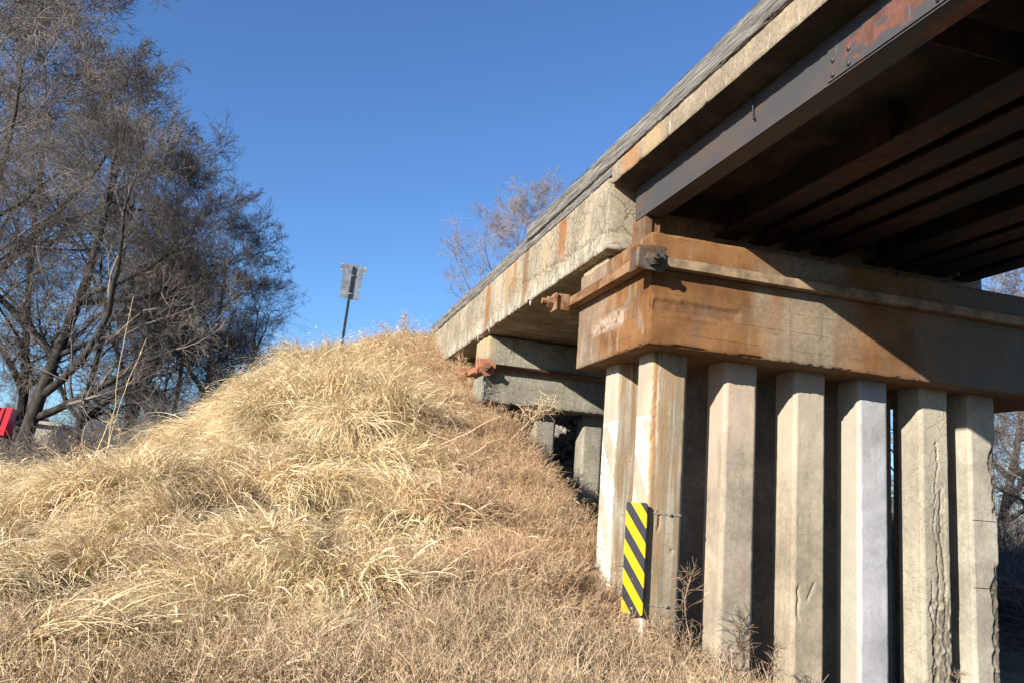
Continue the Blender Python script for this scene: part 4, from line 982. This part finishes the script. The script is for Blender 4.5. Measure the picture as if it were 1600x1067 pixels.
def scatter(name, coll, PT, RT, SCL, IDX, label, cat):
    me = bpy.data.meshes.new(name); me.vertices.add(len(PT)); me.vertices.foreach_set('co', np.asarray(PT, np.float32).ravel())
    a = me.attributes.new('rot', 'FLOAT_VECTOR', 'POINT'); a.data.foreach_set('vector', np.asarray(RT, np.float32).ravel())
    a = me.attributes.new('scl', 'FLOAT', 'POINT'); a.data.foreach_set('value', np.asarray(SCL, np.float32))
    a = me.attributes.new('idx', 'INT', 'POINT'); a.data.foreach_set('value', np.asarray(IDX, np.int32))
    o = bpy.data.objects.new(name, me); COL.objects.link(o); tag(o, label, cat, kind='stuff')
    g = bpy.data.node_groups.new(name+'_nodes', 'GeometryNodeTree')
    g.interface.new_socket('Geometry', in_out='INPUT', socket_type='NodeSocketGeometry'); g.interface.new_socket('Geometry', in_out='OUTPUT', socket_type='NodeSocketGeometry')
    N = g.nodes; i_ = N.new('NodeGroupInput'); o_ = N.new('NodeGroupOutput'); ip = N.new('GeometryNodeInstanceOnPoints'); ci = N.new('GeometryNodeCollectionInfo')
    ci.inputs['Collection'].default_value = coll; ci.inputs['Separate Children'].default_value = True; ci.inputs['Reset Children'].default_value = True
    def na(nm, ty):
        q = N.new('GeometryNodeInputNamedAttribute'); q.data_type = ty; q.inputs['Name'].default_value = nm; return [s for s in q.outputs if s.enabled and s.name == 'Attribute'][0]
    L = g.links; L.new(i_.outputs[0], ip.inputs['Points']); L.new(ci.outputs[0], ip.inputs['Instance']); ip.inputs['Pick Instance'].default_value = True
    L.new(na('idx', 'INT'), ip.inputs['Instance Index']); L.new(na('scl', 'FLOAT'), ip.inputs['Scale'])
    er = N.new('FunctionNodeEulerToRotation'); L.new(na('rot', 'FLOAT_VECTOR'), er.inputs[0]); L.new(er.outputs[0], ip.inputs['Rotation'])
    L.new(ip.outputs[0], o_.inputs[0])
    md = o.modifiers.new('scatter', 'NODES'); md.node_group = g
    return o
rg = np.random.default_rng(12)
def slope(x, y):
    e = .12; return (terrain(x+e, y)-terrain(x-e, y))/(2*e), (terrain(x, y+e)-terrain(x, y-e))/(2*e)
def sample(n_, x0, x1, y0, y1):
    x = rg.uniform(x0, x1, n_); y = rg.uniform(y0, y1, n_); k = (y > np.where(x > -.6, -1.15, -1.9)) & ~((x > .15) & (y > 12)); return x[k], y[k]
def orient(x, y, sd=.5):
    gx_, gy_ = slope(x, y); az = np.arctan2(-gy_-.10+.35*fbm(x*.9, y*.9, 0, 2, 31), -gx_+.12+.45*fbm(x*.9, y*.9, 0, 2, 33))+rg.normal(0, sd, len(x))
    tilt = np.clip(np.hypot(gx_, gy_), 0, 1.6)
    return az, tilt
def occupied(x, y):
    k = np.zeros(len(x), bool)
    for px_ in xs_p:
        for py_ in (.33, 1.25): k |= (x > px_-.05) & (x < px_+.45) & (y > py_-.05) & (y < py_+.45)
    k |= (x > -.05) & (y > 6.5) & (y < 7.6) & (terrain(x, y) > -.6)
    return k
# bigger bank
x, y = sample(12500, -9.5, .6, -2.0, 13.2)
xb = np.where(y > 3.2, -1.1+.05*(y-3.2), -1.1+.42*(y-3.2)); wz = ss(-.9, .9, x-xb+.9*fbm(x*1.2, y*1.2, 0, 3, 77))
isw = rg.random(len(x)) < wz
dens_bare = ss(.1, .45, fbm(x*.8, y*1.3, 0, 2, 55)); bare = np.exp(-(((x+4.6)/1.0)**2+((y-5.6)/.8)**2))
keep = (rg.random(len(x)) > .75*bare) & ~occupied(x, y) & (rg.random(len(x)) > 2.6*cav(x, y))
def put(k, coll, nmod, name, label, cat, s0, s1, off=0, sd=.5, lift=.0, tk=.5):
    X_, Y_ = x[k], y[k]; az, ti = orient(X_, Y_, sd); n_ = len(X_)
    rot = np.stack([rg.normal(0, .12, n_), ti*tk+rg.normal(0, .12, n_), az], 1)
    scatter(name, coll, np.stack([X_, Y_, terrain(X_, Y_)+lift], 1), rot, rg.uniform(s0, s1, n_), rg.integers(0, nmod, n_)+off, label, cat)
put(keep & ~isw & (rg.random(len(x)) < .62), CS, 7, 'dry_grass', 'matted straw coloured dry grass hanging down the bank', 'grass', .75, 1.3)
put(keep & isw & (y > .3+.6*vn(x, y)), CW, 5, 'brown_weeds', 'tangle of fine brown dead weeds beside the piles', 'weeds', .8, 1.35, sd=1.)
xo, yo, ko = x, y, keep
xm, ym = [], []
for k in range(6000):
    a, b = rg.uniform(-8.6, -1.0), rg.uniform(-.8, 11.6)
    if a > (-1.45+.05*(b-3.2) if b > 3.2 else -1.5+.42*(b-3.2)): continue
    if abs(a+4.6) < .9 and abs(b-5.6) < .7: continue
    if cav(a, b) > .12: continue
    if all((a-c)**2/.42+(b-d)**2/.36 > 1 for c, d in zip(xm, ym)): xm.append(a); ym.append(b)
x, y = np.array(xm), np.array(ym); print('mounds', len(x)); put(np.ones(len(x), bool), CM, 4, 'grass_mounds', 'long matted tufts of pale dry grass drooping down the bank', 'grass', .7, 1.15, sd=.35, lift=.05, tk=.3)
x, y, keep = xo, yo, ko
# note: the source list sorts by name, the grey tufts follow the brown ones
k3 = keep & ((isw & (y <= .3+.6*vn(x, y))) | ((y < -.7) & (rg.random(len(x)) < .5)) | ((rg.random(len(x)) < .10) & (y < 3)))
put(k3, CW, 3, 'grey_weeds', 'greyish seedy dead weeds along the foot of the bank', 'weeds', .8, 1.3, off=5, sd=1.5)
# foxtails, sparser, taller
kf = (rg.random(len(x)) < .012+.09*ss(9.5, 11.5, y)+.07*ss(-5., -6.5, x)+.05*ss(3, 1, y)*ss(-3.5, -4.5, x)) & keep
put(kf, CF, 4, 'foxtail_grass', 'taller arching foxtail stems with pale seed heads', 'grass', .7, 1.15, sd=.9, tk=.25)
# weeds at the foot of the piles, under the bridge and on the slope by the far pier
x, y = sample(2600, .3, 7., -2.4, 7.2)
keep = ~occupied(x, y) & (rg.random(len(x)) < np.maximum(ss(2.6, .4, x), .45*ss(.6, -.6, y)*ss(5.5, 2.5, x)))
put(keep & (y > .8), CW, 5, 'brown_weeds_under_bridge', 'brown dead weeds on the slope between the two piers', 'weeds', .7, 1.1, sd=2.)
put(keep & (y <= .8), CW, 3, 'grey_weeds_at_piles', 'greyish dead weeds at the foot of the front piles', 'weeds', .7, 1.25, off=5, sd=2.)
x = rg.normal(-5.2, .5, 34); y = rg.normal(7.0, .8, 34)
CG = bpy.data.collections.new('green_sources'); V, f, t_, P_ = blades(60, .12, .2, .5, .005, .011, .1, .5, .5, 1.5, 1.2, 909); src(CG, 'green_tuft', (V, f, t_), MT['greenish'])
put(np.ones(34, bool), CG, 1, 'greenish_grass', 'few faintly green grass tufts near the litter on the left', 'grass', .7, 1.1, sd=2.)
CB = bpy.data.collections.new('brush_sources')
for i in range(5): src(CB, 'brush_tuft_%02d' % i, weed(700+i, 30, .6, .22, .0016, .45), MT['twig'])
CT = bpy.data.collections.new('wood_sources')
for k_ in ('b', 'c'): o = bpy.data.objects.new('wood_'+k_, TM[k_][1]); CT.objects.link(o)
a_ = rg.uniform(0, 6.283, 190); r_ = rg.uniform(66, 105, 190); x = r_*np.cos(a_); y = r_*np.sin(a_)  # full ring of trees; the unseen part is added to cut low sky fill
k = ~((np.abs(x-2.5) < 9))
x, y = x[k], y[k]
scatter('distant_wood', CT, np.stack([x, y, terrain(x, y)-2.2], 1), np.stack([0*x, 0*x, rg.uniform(0, 6.28, len(x))], 1), rg.uniform(.75, 1.1, len(x)), rg.integers(0, 2, len(x)), 'far grey belt of bare woodland along the horizon', 'woodland')
a_ = rg.uniform(0, 6.283, 900); r_ = rg.uniform(50, 64, 900); x = r_*np.cos(a_); y = r_*np.sin(a_); k = ~(np.abs(x-2.5) < 9); x, y = x[k], y[k]
scatter('distant_scrub', CB, np.stack([x, y, terrain(x, y)-.3], 1), np.stack([0*x, 0*x, rg.uniform(0, 6.28, len(x))], 1), rg.uniform(6., 13., len(x)), rg.integers(0, 5, len(x)), 'low dark scrub below the far woodland', 'scrub')
# brush under the trees on the left and beyond the pier on the right
for (nm, a, b, c_, d_, cnt, lb) in (('undergrowth', -16, -4.8, 12.5, 26, 2600, 'tangled brown undergrowth beneath the bare trees on the left'), ('brush', 9.5, 30, 2, 20, 2600, 'dry brush beyond the right end of the pier')):
    x = rg.uniform(a, b, cnt); y = rg.uniform(c_, d_, cnt); keep = ~((x < -8.6) & (x > -15))
    put(keep, CB, 5, nm, lb, 'brush', 1.6, 4.4, sd=3., tk=.1)

# ------------------------------------------------------------------ single plants and litter
def stalk(pts, r0, r1, label, mat='straw', twigs=0, seed=0, name='dead_stalk', group=None, tl_=.25, cat='dead plant'):
    r = np.random.default_rng(seed); P = np.array(pts, float)
    t = np.linspace(0, len(P)-1, 12); Q = np.stack([np.interp(t, np.arange(len(P)), P[:, i]) for i in range(3)], 1); Q[1:] += r.normal(0, .008, (11, 3))
    V, f = tubes(Q[None], np.linspace(r0, r1, 12)[None], 6)
    th = thing(name, label, cat, tuple(P[0]), group)
    part('stem', (V, f), MT[mat], th, tint=np.full(len(V), .8))
    if twigs:
        gs = []; LL = []
        for k in range(twigs):
            j = r.integers(2, 11); d = Q[j+1 if j < 11 else 11]-Q[j-1]; d /= np.linalg.norm(d); d = d+r.normal(0, .75, 3); q = Q[j].copy(); pp = [q.copy()]
            for s_ in range(5): d = d+r.normal(0, .25, 3); d /= np.linalg.norm(d); q = q+d*tl_*r.uniform(.5, 1.1)/5*(1.25-j/14); pp.append(q.copy())
            LL.append(pp)
            for m_ in range(3):
                z0 = np.array(pp[r.integers(1, 5)]); d2 = d+r.normal(0, .8, 3); d2 /= np.linalg.norm(d2); LL.append([z0+d2*tl_*.35*u for u in np.linspace(0, 1, 6)]+0*r.normal(size=(6, 3)))
        A = np.array(LL); V, f = tubes(A, np.linspace(r1*1.4, r1*.7, 6)[None]+np.zeros((len(A), 1)), 3)
        part('twigs', (V, f), MT[mat], th, tint=np.repeat(r.random(len(A)), 18))
def bpx(px, py, y):
    d = F_+R_*(px-800)/FPX+U_*(533.5-py)/FPX; return CAM+d*(y-CAM[1])/d[1]
stalk([bpx(672, 703, 4.3), bpx(730, 676, 4.2), bpx(781, 649, 4.1)], .009, .004, 'longer pale dead stalk lying across the brown weeds below the far pier', seed=1)
stalk([bpx(712, 728, 4.0), bpx(745, 705, 3.9), bpx(773, 686, 3.8)], .007, .003, 'shorter pale dead stalk below the longer one on the brown weeds', seed=2)
stalk([bpx(165, 712, 10.), bpx(178, 640, 10.), bpx(187, 560, 10.), bpx(209, 464, 10.)], .008, .0035, 'tallest thin reddish stalk rising in front of the trees', seed=3, twigs=3, tl_=.3)
stalk([bpx(158, 735, 9.6), bpx(190, 620, 9.7), bpx(229, 528, 9.8)], .007, .003, 'second thin stalk just right of the tallest stalk', seed=4, twigs=5, tl_=.4)
stalk([bpx(130, 760, 9.), bpx(165, 670, 9.1), bpx(176, 655, 9.2)], .009, .004, 'short forked stalk left of the tall thin stalks', seed=14, twigs=6, tl_=.4)
stalk([bpx(1080, 1075, -.35), bpx(1078, 1000, -.35), bpx(1070, 930, -.35), bpx(1082, 893, -.35)], .008, .003, 'tall twiggy brown weed standing in front of the gap beside the striped sign', 'darkweed', 34, 5, 'dead_weed', tl_=.32)
stalk([bpx(1040, 1090, -.45), bpx(1046, 1010, -.45), bpx(1030, 960, -.45)], .006, .0025, 'twiggy weed at the foot of the corner pile under the striped sign', 'darkweed', 22, 6, 'dead_weed', tl_=.3)
stalk([bpx(1150, 1090, -.5), bpx(1158, 1030, -.5), bpx(1163, 975, -.5)], .006, .0025, 'bushy dead weed in front of the second pile from the left', 'darkweed', 40, 7, 'dead_weed', tl_=.26)
stalk([bpx(1195, 1090, -.5), bpx(1200, 1050, -.5), bpx(1212, 1015, -.5)], .005, .0025, 'low dead weed between the second and third pile', 'darkweed', 26, 8, 'dead_weed', tl_=.2)
stalk([bpx(1498, 1090, -.3), bpx(1497, 1065, -.3), bpx(1502, 1045, -.3)], .004, .002, 'small weed tip before the gap left of the last pile', 'darkweed', 14, 9, 'dead_weed', tl_=.15)
stalk([bpx(795, 690, 5.2), bpx(835, 650, 5.3), bpx(868, 628, 5.4)], .010, .004, 'branching dead shrub reaching under the far pier cap', 'greyweed', 46, 10, 'dead_shrub', tl_=.5)
stalk([bpx(640, 540, 11.8), bpx(636, 515, 11.8), bpx(630, 492, 11.8)], .007, .003, 'wispy weed on the crest just left of the bridge end', 'weed', 34, 11, 'dead_weed', tl_=.4)
stalk([bpx(606, 545, 11.8), bpx(602, 525, 11.8), bpx(598, 505, 11.8)], .006, .003, 'wispy weed on the crest midway between bridge end and sign', 'weed', 26, 12, 'dead_weed', tl_=.35)
stalk([bpx(705, 620, 6.3), bpx(712, 590, 6.3), bpx(722, 560, 6.3)], .007, .003, 'twiggy weed hiding the left end of the far pier bracket', 'weed', 44, 13, 'dead_weed', tl_=.35)
def crumple(c_, s_, seed, label, mat, name, cat):
    V, f = stones(1, lambda r: np.zeros(3), 1., 1., seed)
    me_V, me_f = V, f
    for _ in range(2):     # midpoint subdivision
        E = {}; nf = []; Vl = list(me_V)
        def mid(a, b):
            k = (min(a, b), max(a, b))
            if k not in E: E[k] = len(Vl); Vl.append((Vl[a]+Vl[b])/2)
            return E[k]
        for a, b, c2 in me_f: ab, bc, ca_ = mid(a, b), mid(b, c2), mid(c2, a); nf += [[a, ab, ca_], [ab, b, bc], [ca_, bc, c2], [ab, bc, ca_]]
        me_V, me_f = np.array(Vl), np.array(nf)
    V = me_V*np.array(s_); V = V+np.stack([vn(me_V[:, 0]*4, me_V[:, 1]*4, me_V[:, 2]*4, seed+i) for i in range(3)], 1)*np.array(s_)*.35
    V = V+np.array(c_); tag(part(name, (V, me_f), mat, smooth=False), label, cat)
p_ = bpx(140, 772, 8.0); crumple((p_[0], 8.0, p_[2]), (.16, .12, .12), 3, 'crumpled pale litter lying in the grass at the left', MT['bag'], 'litter', 'litter')
p_ = bpx(248, 771, 6.0); crumple((p_[0], 6.0, p_[2]), (.20, .08, .035), 4, 'flat pale scrap on the bare patch of the bank', MT['bag'], 'litter', 'litter')
p_ = bpx(35, 752, 9.0); crumple((p_[0], 9.0, p_[2]), (.15, .1, .07), 6, 'small white scrap at the left edge of the grass', MT['bag'], 'litter', 'litter')
p_ = bpx(368, 597, 11.); crumple((4.93, .9, HC+.02), (.12, .1, .07), 8, 'dark lump of rubble on the pier cap beside the last girder', MT['cap2'], 'rubble', 'rubble')
